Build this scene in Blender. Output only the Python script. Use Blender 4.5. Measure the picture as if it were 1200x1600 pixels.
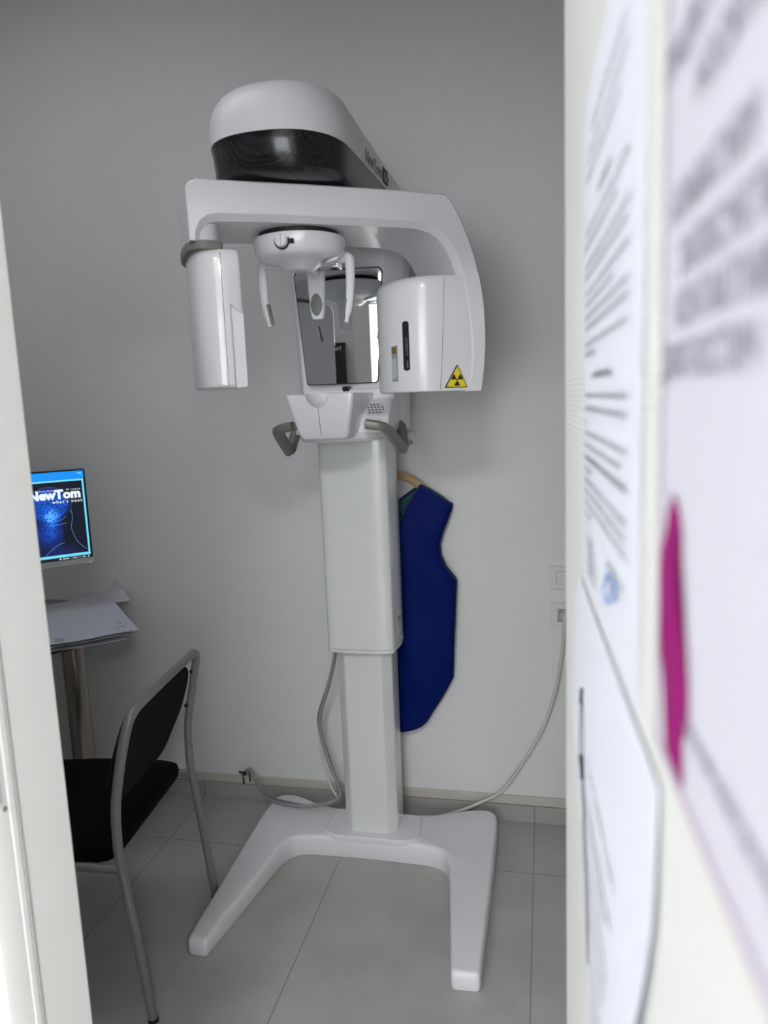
import bpy, bmesh, math, random
from mathutils import Vector, Matrix
from mathutils.geometry import tessellate_polygon
random.seed(7)
for o in list(bpy.data.objects):
    bpy.data.objects.remove(o)
SC = bpy.context.scene
COL = SC.collection
PI = math.pi

# ------------------------------------------------------------------ camera
R_ = Vector((0.97684, 0.21115, -0.03966))      # image right
F_ = Vector((-0.21391, 0.96514, -0.15101))     # view direction
F_.normalize(); R_ = (R_ - F_ * R_.dot(F_)).normalized(); U_ = R_.cross(F_)
cam_d = bpy.data.cameras.new('camera')
cam = bpy.data.objects.new('camera', cam_d); COL.objects.link(cam)
m = Matrix((R_, U_, -F_)).transposed().to_4x4()
m.translation = Vector((0, 0, 1.43))
cam.matrix_world = m
cam_d.sensor_fit = 'HORIZONTAL'; cam_d.sensor_width = 27.0
cam_d.lens = 1150 / 1200 * 27.0
cam_d.clip_start = 0.02; cam_d.clip_end = 60
cam_d.dof.use_dof = True; cam_d.dof.focus_distance = 2.1; cam_d.dof.aperture_fstop = 5.6
SC.camera = cam

# ------------------------------------------------------------------ world, view
W = bpy.data.worlds.new('world'); SC.world = W; W.use_nodes = True
W.node_tree.nodes['Background'].inputs[0].default_value = (0.75, 0.82, 1, 1)
W.node_tree.nodes['Background'].inputs[1].default_value = 0.0
SC.view_settings.view_transform = 'Standard'
SC.view_settings.look = 'None'
SC.view_settings.gamma = 1.0
SC.view_settings.use_curve_mapping = False
SC.view_settings.exposure = 0.0
WINDOW_POWER = 6.0
LAMP_POWER = 54.0
ROOM_FILL = 2.5  # strength of the added fill panel in the scanner room

# ------------------------------------------------------------------ materials
def mat(name, col, rough=0.5, metal=0.0, coat=0.0, bump=None, emit=None, estr=1.0, spec=0.5, var=None, sheen=0.0):
    M = bpy.data.materials.new(name); M.use_nodes = True
    nt = M.node_tree; b = nt.nodes['Principled BSDF']
    b.inputs['Base Color'].default_value = (*col, 1)
    b.inputs['Roughness'].default_value = rough
    b.inputs['Metallic'].default_value = metal
    b.inputs['Coat Weight'].default_value = coat
    b.inputs['Coat Roughness'].default_value = 0.08
    b.inputs['Specular IOR Level'].default_value = spec
    if sheen: b.inputs['Sheen Weight'].default_value = sheen
    if emit:
        b.inputs['Emission Color'].default_value = (*emit, 1)
        b.inputs['Emission Strength'].default_value = estr
    if bump or var:
        tc = nt.nodes.new('ShaderNodeTexCoord')
    if bump:
        n = nt.nodes.new('ShaderNodeTexNoise'); n.inputs['Scale'].default_value = bump[0]
        n.inputs['Detail'].default_value = 4
        bp = nt.nodes.new('ShaderNodeBump'); bp.inputs['Strength'].default_value = bump[1]
        bp.inputs['Distance'].default_value = bump[2] if len(bump) > 2 else 0.002
        nt.links.new(tc.outputs['Object'], n.inputs['Vector'])
        nt.links.new(n.outputs['Fac'], bp.inputs['Height'])
        nt.links.new(bp.outputs['Normal'], b.inputs['Normal'])
    if var:
        n2 = nt.nodes.new('ShaderNodeTexNoise'); n2.inputs['Scale'].default_value = var[0]; n2.inputs['Detail'].default_value = 6
        mx = nt.nodes.new('ShaderNodeMix'); mx.data_type = 'RGBA'
        mx.inputs[6].default_value = (*col, 1); mx.inputs[7].default_value = (*[c * var[1] for c in col], 1)
        nt.links.new(tc.outputs['Object'], n2.inputs['Vector'])
        nt.links.new(n2.outputs['Fac'], mx.inputs[0])
        nt.links.new(mx.outputs[2], b.inputs['Base Color'])
    return M

def wood_laminate(name, col, axis, scale, contrast=0.90, strength=0.25):
    """white laminate with a fine streaky grain; axis = direction the grain lines are counted along"""
    M = bpy.data.materials.new(name); M.use_nodes = True
    nt = M.node_tree; b = nt.nodes['Principled BSDF']; b.inputs['Roughness'].default_value = 0.42
    tc = nt.nodes.new('ShaderNodeTexCoord'); mp = nt.nodes.new('ShaderNodeMapping')
    s = [1.0, 1.0, 1.0]; s[axis] = 14.0
    mp.inputs['Scale'].default_value = s
    w = nt.nodes.new('ShaderNodeTexWave'); w.wave_type = 'BANDS'; w.bands_direction = 'XYZ'[axis]
    w.inputs['Scale'].default_value = scale; w.inputs['Distortion'].default_value = 3.0
    w.inputs['Detail'].default_value = 3; w.inputs['Detail Scale'].default_value = 0.6
    nt.links.new(tc.outputs['Object'], mp.inputs['Vector']); nt.links.new(mp.outputs['Vector'], w.inputs['Vector'])
    mx = nt.nodes.new('ShaderNodeMix'); mx.data_type = 'RGBA'
    mx.inputs[6].default_value = (*[c * contrast for c in col], 1); mx.inputs[7].default_value = (*col, 1)
    nt.links.new(w.outputs['Fac'], mx.inputs[0]); nt.links.new(mx.outputs[2], b.inputs['Base Color'])
    bp = nt.nodes.new('ShaderNodeBump'); bp.inputs['Strength'].default_value = strength; bp.inputs['Distance'].default_value = 0.0006
    nt.links.new(w.outputs['Fac'], bp.inputs['Height']); nt.links.new(bp.outputs['Normal'], b.inputs['Normal'])
    return M

def tile_mat(name):
    M = bpy.data.materials.new(name); M.use_nodes = True
    nt = M.node_tree; b = nt.nodes['Principled BSDF']; b.inputs['Roughness'].default_value = 0.34
    b.inputs['Specular IOR Level'].default_value = 0.45
    tc = nt.nodes.new('ShaderNodeTexCoord')
    sep = nt.nodes.new('ShaderNodeSeparateXYZ'); nt.links.new(tc.outputs['Object'], sep.inputs[0])
    def grid(out, offs, size):
        a = nt.nodes.new('ShaderNodeMath'); a.operation = 'ADD'; a.inputs[1].default_value = offs
        nt.links.new(out, a.inputs[0])
        d = nt.nodes.new('ShaderNodeMath'); d.operation = 'PINGPONG'; d.inputs[1].default_value = size / 2
        nt.links.new(a.outputs[0], d.inputs[0])
        l = nt.nodes.new('ShaderNodeMath'); l.operation = 'LESS_THAN'; l.inputs[1].default_value = 0.0013
        nt.links.new(d.outputs[0], l.inputs[0]); return l
    gx = grid(sep.outputs[0], 0.0414 + 6.0, 0.6)
    gy = grid(sep.outputs[1], -2.066 + 12.0, 1.2)
    mxx = nt.nodes.new('ShaderNodeMath'); mxx.operation = 'MAXIMUM'
    nt.links.new(gx.outputs[0], mxx.inputs[0]); nt.links.new(gy.outputs[0], mxx.inputs[1])
    n = nt.nodes.new('ShaderNodeTexNoise'); n.inputs['Scale'].default_value = 5; n.inputs['Detail'].default_value = 9; n.inputs['Roughness'].default_value = 0.65
    nt.links.new(tc.outputs['Object'], n.inputs['Vector'])
    cr = nt.nodes.new('ShaderNodeValToRGB')
    cr.color_ramp.elements[0].position = 0.35; cr.color_ramp.elements[0].color = (0.400, 0.388, 0.370, 1)
    cr.color_ramp.elements[1].position = 0.68; cr.color_ramp.elements[1].color = (0.475, 0.462, 0.442, 1)
    nt.links.new(n.outputs['Fac'], cr.inputs[0])
    mx = nt.nodes.new('ShaderNodeMix'); mx.data_type = 'RGBA'
    nt.links.new(mxx.outputs[0], mx.inputs[0]); nt.links.new(cr.outputs[0], mx.inputs[6]); mx.inputs[7].default_value = (0.20, 0.195, 0.19, 1)
    nt.links.new(mx.outputs[2], b.inputs['Base Color'])
    bp = nt.nodes.new('ShaderNodeBump'); bp.inputs['Strength'].default_value = 0.4; bp.inputs['Distance'].default_value = -0.001
    nt.links.new(mxx.outputs[0], bp.inputs['Height']); nt.links.new(bp.outputs['Normal'], b.inputs['Normal'])
    return M

WHITE = mat('white_plastic', (0.80, 0.80, 0.83), 0.28, coat=0.5)
WHITE2 = mat('white_plastic_satin', (0.80, 0.80, 0.82), 0.42)
COLW = mat('column_enamel', (0.74, 0.77, 0.75), 0.22, coat=0.4)
BASEW = mat('base_enamel', (0.80, 0.80, 0.83), 0.38)
BLACKP = mat('black_gloss', (0.012, 0.012, 0.014), 0.16, coat=0.3)
BLACKM = mat('black_matt', (0.012, 0.012, 0.012), 0.6)
GREYP = mat('grey_rubber', (0.20, 0.20, 0.19), 0.5)
HANDLEM = mat('handle_grey', (0.19, 0.185, 0.165), 0.36, metal=0.15)
MIRROR = mat('mirror_glass', (0.86, 0.89, 0.89), 0.0, metal=1.0)
CHROME = mat('chrome', (0.8, 0.8, 0.82), 0.12, metal=1.0)
STEEL = mat('brushed_steel', (0.33, 0.295, 0.265), 0.28, metal=1.0)
YELLOW = mat('warning_yellow', (0.80, 0.68, 0.03), 0.45)
AMBER = mat('amber_label', (0.65, 0.42, 0.03), 0.45)
INK = mat('printed_black', (0.015, 0.012, 0.012), 0.6)
GINK = mat('printed_grey', (0.14, 0.14, 0.15), 0.6)
FINK = mat('faded_print', (0.22, 0.23, 0.26), 0.6)
BLUEINK = mat('blue_stamp', (0.20, 0.33, 0.70), 0.6)
WALLM = mat('wall_paint', (0.76, 0.76, 0.76), 0.75, bump=(180, 0.06, 0.001))
CEILM = mat('ceiling_paint', (0.78, 0.78, 0.78), 0.8)
FLOORM = tile_mat('floor_tiles')
SKIRTM = mat('skirting_tile', (0.37, 0.36, 0.345), 0.4, var=(6, 1.15))
SKIRTW = mat('skirting_cap', (0.56, 0.54, 0.49), 0.5)
DOORM = wood_laminate('door_laminate', (0.88, 0.90, 0.88), 2, 5.6, 0.86, 0.6)
JAMBM = wood_laminate('jamb_laminate', (0.88, 0.88, 0.85), 1, 10.0, 0.965, 0.2)
EDGEM = mat('door_edge', (0.74, 0.76, 0.75), 0.45)
PAPER = mat('paper_white', (0.72, 0.75, 0.84), 0.8, spec=0.3)
POSTERM = mat('poster_paper', (0.64, 0.64, 0.73), 0.6, spec=0.3)
MAGENTA = mat('magenta_print', (0.29, 0.0, 0.15), 0.6, spec=0.2)
PINK = mat('pink_print', (0.60, 0.38, 0.55), 0.5)
ENV = mat('envelope_paper', (0.62, 0.64, 0.72), 0.7, bump=(8, 0.15, 0.004))
ENV2 = mat('paper_dim', (0.66, 0.66, 0.72), 0.7)
NAVY = mat('navy_nylon', (0.0, 0.010, 0.120), 0.6, bump=(9, 0.35, 0.01), spec=0.1)
NAVYB = mat('navy_binding', (0.004, 0.010, 0.055), 0.6)
TEAL = mat('teal_lining', (0.0, 0.075, 0.105), 0.6)
WOOD = mat('hanger_wood', (0.55, 0.36, 0.17), 0.5, var=(14, 0.8))
CHFAB = mat('black_fabric', (0.004, 0.004, 0.005), 0.95, bump=(420, 0.6, 0.002), spec=0.12)
CHBACK = mat('speckled_fabric', (0.006, 0.006, 0.007), 0.95, bump=(420, 0.8, 0.002), spec=0.12, var=(300, 4.0))
CHMET = mat('grey_painted_tube', (0.25, 0.25, 0.265), 0.35, metal=0.25)
GLASSD = bpy.data.materials.new('tinted_glass'); GLASSD.use_nodes = True
_b = GLASSD.node_tree.nodes['Principled BSDF']
_b.inputs['Base Color'].default_value = (0.35, 0.42, 0.42, 1); _b.inputs['Roughness'].default_value = 0.04; _b.inputs['Transmission Weight'].default_value = 0.85
CABLEG = mat('grey_cable', (0.30, 0.28, 0.30), 0.35, coat=0.4)
CABLEP = mat('mauve_cable', (0.20, 0.15, 0.17), 0.4)
CABLEW = mat('white_cable', (0.62, 0.61, 0.60), 0.4)
SOCK = mat('socket_plastic', (0.72, 0.72, 0.72), 0.35)
SOCKD = mat('socket_shade', (0.34, 0.34, 0.34), 0.5)
SILV = mat('silver_plastic', (0.62, 0.60, 0.60), 0.4, metal=0.1)

# perforated black band
PERF = bpy.data.materials.new('perforated_black'); PERF.use_nodes = True
nt = PERF.node_tree; b = nt.nodes['Principled BSDF']; b.inputs['Roughness'].default_value = 0.2
tc = nt.nodes.new('ShaderNodeTexCoord'); vo = nt.nodes.new('ShaderNodeTexVoronoi'); vo.inputs['Scale'].default_value = 225; vo.inputs['Randomness'].default_value = 0.0
lt = nt.nodes.new('ShaderNodeMath'); lt.operation = 'LESS_THAN'; lt.inputs[1].default_value = 0.30
mx = nt.nodes.new('ShaderNodeMix'); mx.data_type = 'RGBA'; mx.inputs[6].default_value = (0.010, 0.010, 0.012, 1); mx.inputs[7].default_value = (0.035, 0.035, 0.038, 1)
nt.links.new(tc.outputs['Object'], vo.inputs['Vector']); nt.links.new(vo.outputs['Distance'], lt.inputs[0])
nt.links.new(lt.outputs[0], mx.inputs[0]); nt.links.new(mx.outputs[2], b.inputs['Base Color'])

# ------------------------------------------------------------------ helpers
def link(name, me, material=None, parent=None, smooth=30):
    o = bpy.data.objects.new(name, me); COL.objects.link(o)
    if material: me.materials.append(material)
    if parent: o.parent = parent
    if smooth is not None:
        for p in me.polygons: p.use_smooth = True
        me.set_sharp_from_angle(angle=math.radians(smooth))
    return o

def from_bm(name, bm, material=None, parent=None, smooth=30):
    bmesh.ops.recalc_face_normals(bm, faces=bm.faces)
    me = bpy.data.meshes.new(name); bm.to_mesh(me); bm.free()
    return link(name, me, material, parent, smooth)

def bevel(o, w, seg=3, ang=35):
    mo = o.modifiers.new('bevel', 'BEVEL'); mo.width = w; mo.segments = seg
    mo.limit_method = 'ANGLE'; mo.angle_limit = math.radians(ang); mo.harden_normals = False
    return o

def thing(name, label, cat, loc=(0, 0, 0), group=None):
    o = bpy.data.objects.new(name, None); COL.objects.link(o)
    o.location = loc; o['label'] = label; o['category'] = cat
    o.empty_display_size = 0.05
    if group: o['group'] = group
    return o

def tag(o, label, cat, group=None):
    o['label'] = label; o['category'] = cat
    if group: o['group'] = group
    return o

def struct(o):
    o['kind'] = 'structure'; return o

def bm_box(bm, lo, hi, mw=None):
    lo, hi = Vector(lo), Vector(hi); mw = mw or Matrix.Identity(4)
    vs = [bm.verts.new(mw @ Vector((x, y, z))) for x in (lo.x, hi.x) for y in (lo.y, hi.y) for z in (lo.z, hi.z)]
    for f in ((0, 1, 3, 2), (4, 6, 7, 5), (0, 4, 5, 1), (2, 3, 7, 6), (0, 2, 6, 4), (1, 5, 7, 3)):
        bm.faces.new([vs[i] for i in f])

def box(name, lo, hi, material, parent=None, bev=0.0, seg=3):
    bm = bmesh.new(); bm_box(bm, lo, hi)
    o = from_bm(name, bm, material, parent)
    if bev: bevel(o, bev, seg)
    return o

def bm_loft(bm, loops, cap=True, closed=True):
    rings = [[bm.verts.new(p) for p in lp] for lp in loops]
    n = len(rings[0])
    for a, b2 in zip(rings, rings[1:]):
        for i in range(n if closed else n - 1):
            j = (i + 1) % n
            bm.faces.new((a[i], a[j], b2[j], b2[i]))
    if cap:
        bm.faces.new(rings[0]); bm.faces.new(list(reversed(rings[-1])))
    return rings

def loft(name, loops, material, parent=None, cap=True, closed=True, smooth=30, bev=0):
    bm = bmesh.new(); bm_loft(bm, loops, cap, closed)
    o = from_bm(name, bm, material, parent, smooth)
    if bev: bevel(o, bev)
    return o

def smooth_path(pts, sub=8):
    P = [Vector(p) for p in pts]; out = []
    for i in range(len(P) - 1):
        p0 = P[max(i - 1, 0)]; p1 = P[i]; p2 = P[i + 1]; p3 = P[min(i + 2, len(P) - 1)]
        for k in range(sub):
            t = k / sub
            out.append(0.5 * ((2 * p1) + (-p0 + p2) * t + (2 * p0 - 5 * p1 + 4 * p2 - p3) * t * t + (-p0 + 3 * p1 - 3 * p2 + p3) * t ** 3))
    out.append(P[-1]); return out

def fillet(pts, r, seg=6):
    """round the inner corners of a polyline"""
    P = [Vector(p) for p in pts]; out = [P[0]]
    for i in range(1, len(P) - 1):
        a, b2, c = P[i - 1], P[i], P[i + 1]
        rr = r[i] if isinstance(r, (list, tuple)) else r
        d1 = min(rr, (a - b2).length * 0.48); d2 = min(rr, (c - b2).length * 0.48)
        s = b2 + (a - b2).normalized() * d1; e = b2 + (c - b2).normalized() * d2
        for k in range(seg + 1):
            t = k / seg
            out.append(s * (1 - t) ** 2 + b2 * 2 * t * (1 - t) + e * t * t)
    out.append(P[-1]); return out

def bm_tube(bm, path, r, seg=14, sq=None):
    path = [Vector(p) for p in path]
    rings = []; up = None
    for i, p in enumerate(path):
        t = (path[min(i + 1, len(path) - 1)] - path[max(i - 1, 0)]).normalized()
        if up is None:
            up = Vector((0, 0, 1)) if abs(t.z) < 0.9 else Vector((0, 1, 0))
        s = t.cross(up).normalized(); up = s.cross(t).normalized()
        rr = r(i / (len(path) - 1)) if callable(r) else r
        rx, ry = rr if isinstance(rr, (tuple, list)) else (rr, rr)
        lp = []
        for k in range(seg):
            a = 2 * PI * k / seg
            ca, sa = math.cos(a), math.sin(a)
            if sq:
                ca = math.copysign(abs(ca) ** sq, ca); sa = math.copysign(abs(sa) ** sq, sa)
            lp.append(p + s * ca * rx + up * sa * ry)
        rings.append(lp)
    bm_loft(bm, rings)

def tube(name, path, r, material, parent=None, seg=14, sq=None):
    bm = bmesh.new(); bm_tube(bm, path, r, seg, sq)
    return from_bm(name, bm, material, parent, 50)

def prism(name, pts2, frame, d0, d1, material, parent=None, bev=0.0, seg=3, smooth=30):
    """pts2 outline in (a,b); frame(a,b,d) -> world"""
    bm = bmesh.new()
    bm_loft(bm, [[frame(a, b2, d0) for a, b2 in pts2], [frame(a, b2, d1) for a, b2 in pts2]])
    o = from_bm(name, bm, material, parent, smooth)
    if bev: bevel(o, bev, seg)
    return o

def round_poly(pts, r, seg=5):
    n = len(pts); out = []
    for i in range(n):
        a, b2, c = Vector(pts[i - 1]), Vector(pts[i]), Vector(pts[(i + 1) % n])
        rr = r[i] if isinstance(r, (list, tuple)) else r
        if rr <= 0: out.append(tuple(b2)); continue
        d1 = min(rr, (a - b2).length * 0.49); d2 = min(rr, (c - b2).length * 0.49)
        s = b2 + (a - b2).normalized() * d1; e = b2 + (c - b2).normalized() * d2
        for k in range(seg + 1):
            t = k / seg
            out.append(tuple(s * (1 - t) ** 2 + b2 * 2 * t * (1 - t) + e * t * t))
    return out

def cut(o, cutter):
    """boolean difference applied to o's mesh, cutter removed"""
    mo = o.modifiers.new('cut', 'BOOLEAN'); mo.object = cutter; mo.operation = 'DIFFERENCE'; mo.solver = 'EXACT'
    bpy.context.view_layer.update()
    dg = bpy.context.evaluated_depsgraph_get()
    me = bpy.data.meshes.new_from_object(o.evaluated_get(dg))
    mats = list(o.data.materials); o.modifiers.clear(); o.data = me
    if not me.materials:
        for mm in mats: me.materials.append(mm)
    bpy.data.objects.remove(cutter)
    for p in me.polygons: p.use_smooth = True
    me.set_sharp_from_angle(angle=math.radians(30))

def text_mesh(name, s, size, material, parent, mw, extrude=0.0002, bold=0.0, space=1.0, align='LEFT', sx=1.0):
    c = bpy.data.curves.new(name, 'FONT'); c.body = s; c.size = size; c.extrude = extrude; c.offset = bold
    c.space_character = space; c.align_x = align; c.resolution_u = 2
    t = bpy.data.objects.new(name + '_tmp', c); COL.objects.link(t)
    bpy.context.view_layer.update()
    dg = bpy.context.evaluated_depsgraph_get()
    me = bpy.data.meshes.new_from_object(t.evaluated_get(dg))
    bpy.data.objects.remove(t)
    me.transform(Matrix.Diagonal((sx, 1, 1, 1)))
    me.transform(mw)
    me.materials.clear()
    return link(name, me, material, parent, None)

def axes(origin, ax, ay):
    ax = Vector(ax).normalized(); ay = Vector(ay); ay = (ay - ax * ay.dot(ax)).normalized(); az = ax.cross(ay)
    M4 = Matrix((ax, ay, az)).transposed().to_4x4(); M4.translation = Vector(origin); return M4

# ================================================================== THE SETTING
WY = 2.347           # face of the back wall
RX0, RX1 = -2.35, 0.95
HC = 2.86
WF0, WF1 = 0.572, 0.690   # doorway wall, corridor face / room face
OX0, OX1 = -0.548, 0.075    # clear opening
OH = 2.12
struct(box('floor', (-3.2, -3.4, -0.05), (2.4, 2.55, 0), FLOORM))
struct(box('ceiling', (-3.2, -3.4, HC), (2.4, 2.55, HC + 0.06), CEILM))
struct(box('wall_back', (RX0 - 0.15, WY, 0), (RX1 + 0.15, WY + 0.15, HC), WALLM))
struct(box('wall_left', (RX0 - 0.15, WF1, 0), (RX0, WY, HC), WALLM))
struct(box('wall_right', (RX1, WF1, 0), (RX1 + 0.15, WY, HC), WALLM))
bm = bmesh.new()
bm_box(bm, (-3.05, WF0 + 0.012, 0), (OX0 - 0.03, WF1 - 0.012, HC))
bm_box(bm, (OX1 + 0.03, WF0 + 0.012, 0), (2.3, WF1 - 0.012, HC))
bm_box(bm, (OX0 - 0.03, WF0 + 0.012, OH + 0.03), (OX1 + 0.03, WF1 - 0.012, HC))
struct(from_bm('wall_front', bm, WALLM))
# corridor shell
struct(box('wall_corridor_left', (-3.2, -3.4, 0), (-3.05, WF0 + 0.02, HC), WALLM))
struct(box('wall_corridor_right', (2.3, -3.4, 0), (2.4, WF0 + 0.02, HC), WALLM))
bm = bmesh.new()
WX0, WX1, WZ0, WZ1 = -1.3, 1.5, 0.85, 2.35
bm_box(bm, (-3.05, -3.3, 0), (WX0, -3.2, HC)); bm_box(bm, (WX1, -3.3, 0), (2.3, -3.2, HC))
bm_box(bm, (WX0, -3.3, 0), (WX1, -3.2, WZ0)); bm_box(bm, (WX0, -3.3, WZ1), (WX1, -3.2, HC))
struct(from_bm('wall_corridor_back', bm, WALLM))
# window in the corridor: frame + bright frosted pane
bm = bmesh.new()
for lo, hi in (((WX0, -3.24, WZ0), (WX0 + .06, -3.18, WZ1)), ((WX1 - .06, -3.24, WZ0), (WX1, -3.18, WZ1)),
               ((WX0, -3.24, WZ0), (WX1, -3.18, WZ0 + .06)), ((WX0, -3.24, WZ1 - .06), (WX1, -3.18, WZ1)), ((.07, -3.24, WZ0), (.13, -3.18, WZ1))):
    bm_box(bm, lo, hi)
win = struct(from_bm('window_1', bm, WHITE2))
box('window_pane', (WX0 + .05, -3.235, WZ0 + .05), (WX1 - .05, -3.225, WZ1 - .05),
    mat('daylit_pane', (.8, .8, .8), 0.5, emit=(0.90, 0.95, 1.0), estr=WINDOW_POWER), win)

# skirting of the back wall: tile strip with a pale cap
sk = struct(box('baseboard_back', (RX0, WY - 0.011, 0.0), (RX1, WY + 0.001, 0.060), SKIRTM, bev=0.0008, seg=1))
box('baseboard_cap', (RX0, WY - 0.009, 0.0612), (RX1, WY + 0.001, 0.092), SKIRTW, sk, bev=0.002)
bm = bmesh.new()
for jx in (-1.841, -1.241, -0.641, -0.041, 0.559):
    bm_box(bm, (jx - 0.0012, WY - 0.0114, 0.0), (jx + 0.0012, WY - 0.0105, 0.060))
from_bm('joint', bm, mat('grout', (0.16, 0.16, 0.155), 0.8), sk)
struct(box('baseboard_left', (RX0 - .001, WF1, 0), (RX0 + .011, WY - .011, 0.092), SKIRTM))
struct(box('baseboard_right', (RX1 - .011, WF1, 0), (RX1 + .001, WY - .011, 0.092), SKIRTM))
struct(box('baseboard_front', (RX0 + .011, WF1 - .013, 0), (OX0 - 0.075, WF1, 0.092), SKIRTM))

# door frame: stepped jamb profile swept up the left side, over the top and down the right
def jamb_poly(sgn, x):
    P = [(0, .700), (0, .6262), (-.0022, .6250), (-.0022, .6215), (-.0006, .6200), (-.0006, .6125), (-.0020, .6115), (-.0020, .6100), (-.0008, .6090), (-.0010, .585),
         (-.0026, .5780), (-.0070, .5730), (-.0150, .5700), (-.085, .5700), (-.085, .584), (-.03, .584), (-.03, .678), (-.075, .678), (-.075, .700)]
    return [(x + sgn * a, y) for a, y in P]
fr = thing('trim_1', 'x', 'x'); del fr['label']; del fr['category']; fr['kind'] = 'structure'
for sgn, x in ((1, OX0), (-1, OX1)):
    prism('jamb', jamb_poly(sgn, x), lambda a, b2, d: (a, b2, d), 0.0, OH + (0.0), JAMBM, fr, smooth=25)
hp = [(OH - a, y) for a, y in [(-p[0], p[1]) for p in [(q[0] - 0, q[1]) for q in jamb_poly(1, 0)]]]
hp = [(OH + (-a), y) for a, y in jamb_poly(1, 0)]
prism('lintel', hp, lambda a, b2, d: (d, b2, a), OX0 - 0.085, OX1 + 0.085, JAMBM, fr, smooth=25)
bm = bmesh.new(); bm_box(bm, (OX0 - .0016, .6222, 0), (OX0 + .0006, .6252, OH)); from_bm('gasket', bm, mat('gasket_grey', (.40, .40, .41), .6), fr)
# strike plate and its screw
sp = box('strike_plate', (OX0 - .0020, .5870, 1.035), (OX0 + .0004, .6025, 1.165), SILV, fr, bev=.0005, seg=1)
bm = bmesh.new()
bmesh.ops.create_cone(bm, cap_ends=True, segments=16, radius1=.0032, radius2=.0026, depth=.002, matrix=Matrix.Translation((OX0 - .0003, .6045, 1.027)) @ Matrix.Rotation(PI / 2, 4, 'Y'))
from_bm('screw', bm, GREYP, fr)

# open door leaf, hinged on the right jamb, standing into the corridor
dd = Vector((-.042, 1, 0)).normalized(); dn = Vector((dd.y, -dd.x, 0))     # dn points to the right, behind the face
PF = Vector((.0185, .685, 0)) + dd * 0.005
def DP(s, z, off=0.0):
    """point on the door face: s metres from its far edge, off metres in front of the face"""
    p = PF - dd * s - dn * off; return Vector((p.x, p.y, z))
bm = bmesh.new()
bm_loft(bm, [[DP(0, .008, 0), DP(0.70, .008, 0), DP(.70, .008, -.04), DP(0, .008, -.04)],
             [DP(0, 2.09, 0), DP(0.70, 2.09, 0), DP(.70, 2.09, -.04), DP(0, 2.09, -.04)]])
door = struct(from_bm('door_1', bm, DOORM)); bevel(door, .0015, 2)

# ================================================================== PAPERS ON THE DOOR
def sheet(name, grid, material, parent=None, thick=.0004):
    """grid[i][j] of points -> sheet with thickness"""
    bm = bmesh.new(); V = [[bm.verts.new(p) for p in row] for row in grid]
    for i in range(len(V) - 1):
        for j in range(len(V[0]) - 1):
            bm.faces.new((V[i][j], V[i][j + 1], V[i + 1][j + 1], V[i + 1][j]))
    o = from_bm(name, bm, material, parent, None)
    so = o.modifiers.new('solid', 'SOLIDIFY'); so.thickness = thick; so.offset = 0
    return o

def word_bars(bm, P, s0, s1, z, h, rnd, gap=.35, off=.0012, z1=None):
    """a line of small print: short marks of unequal length between s0 and s1"""
    s = s0; z1 = z if z1 is None else z1
    while s < s1 - .002:
        w = rnd.uniform(.006, .018); e = min(s + w, s1)
        t0 = (s - s0) / max(s1 - s0, 1e-6); t1 = (e - s0) / max(s1 - s0, 1e-6)
        za = z + (z1 - z) * t0; zb = z + (z1 - z) * t1
        # letters: comb of thin strokes
        q = s
        while q < e:
            q2 = min(q + .0013, e); hh = h * rnd.choice((.62, .7, .62, 1.0))
            zz = z + (z1 - z) * ((q - s0) / max(s1 - s0, 1e-6))
            vs = [bm.verts.new(P(a, b2, off)) for a, b2 in ((q, zz), (q2, zz), (q2, zz + hh), (q, zz + hh))]
            bm.faces.new(vs); q += .0019
        s = e + .0022

rnd = random.Random(3)
# 1) A4 notice
n1 = thing('notice', 'flat white notice with many rows of small print and a blue stamp', 'notice', DP(.30, 1.305, .001), 'notices on the door')
n1.location = (0, 0, 0)
def nz(s, z):  # slight waviness of the page
    return .0007 + .0004 * max(0, math.sin((z - 1.3) * 14)) * (s - .19) / .21
sheet('page', [[DP(.194 + .213 * i / 10, 1.305 + .30 * j / 14, nz(.194 + .213 * i / 10, 1.305 + .30 * j / 14)) for j in range(15)] for i in range(11)], PAPER, n1)
bm = bmesh.new(); P1 = lambda s, z, off: DP(s, z, nz(s, z) + off)
rows = [(1.574, .232, .365), (1.562, .21, .37), (1.552, .21, .35), (1.5215, .205, .378), (1.514, .205, .34), (1.503, .205, .38), (1.4965, .205, .372),
        (1.487, .205, .378), (1.4805, .205, .33), (1.473, .205, .378), (1.4665, .205, .378), (1.457, .205, .375), (1.451, .205, .26),
        (1.4265, .203, .38), (1.4185, .203, .38), (1.410, .203, .215), (1.4035, .203, .38), (1.396, .203, .36),
        (1.381, .203, .245), (1.374, .203, .38), (1.367, .203, .38), (1.360, .203, .38), (1.353, .203, .24)]
for z, a, b2 in rows: word_bars(bm, P1, a, b2, z, .0030, rnd)
from_bm('small_print', bm, FINK, n1, None)
bm = bmesh.new()
bm.free()
for z, a, b2 in ((1.5325, .270, .322), (1.4375, .246, .334), (1.388, .203, .38)):
    bm = bmesh.new(); word_bars(bm, P1, a, b2, z, .0036, rnd); from_bm('heading_print', bm, INK, n1, None)
bm = bmesh.new()
for q in range(5): word_bars(bm, P1, .212 + q * .002, .252 + q * .004, 1.338 - q * .005, .0030, rnd)
from_bm('signature_print', bm, FINK, n1, None)
bm = bmesh.new()
word_bars(bm, P1, .316, .372, 1.3440, .0035, rnd); word_bars(bm, P1, .318, .36, 1.3365, .0035, rnd)
from_bm('stamp_caption', bm, FINK, n1, None)
bm = bmesh.new()
bm_tube(bm, smooth_path([P1(.325 + .02 * math.cos(t) * (1 + .25 * math.sin(3 * t)), 1.333 + .009 * math.sin(1.3 * t), .0008) for t in [k * .5 for k in range(22)]], 3), .00045, 5)
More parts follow.
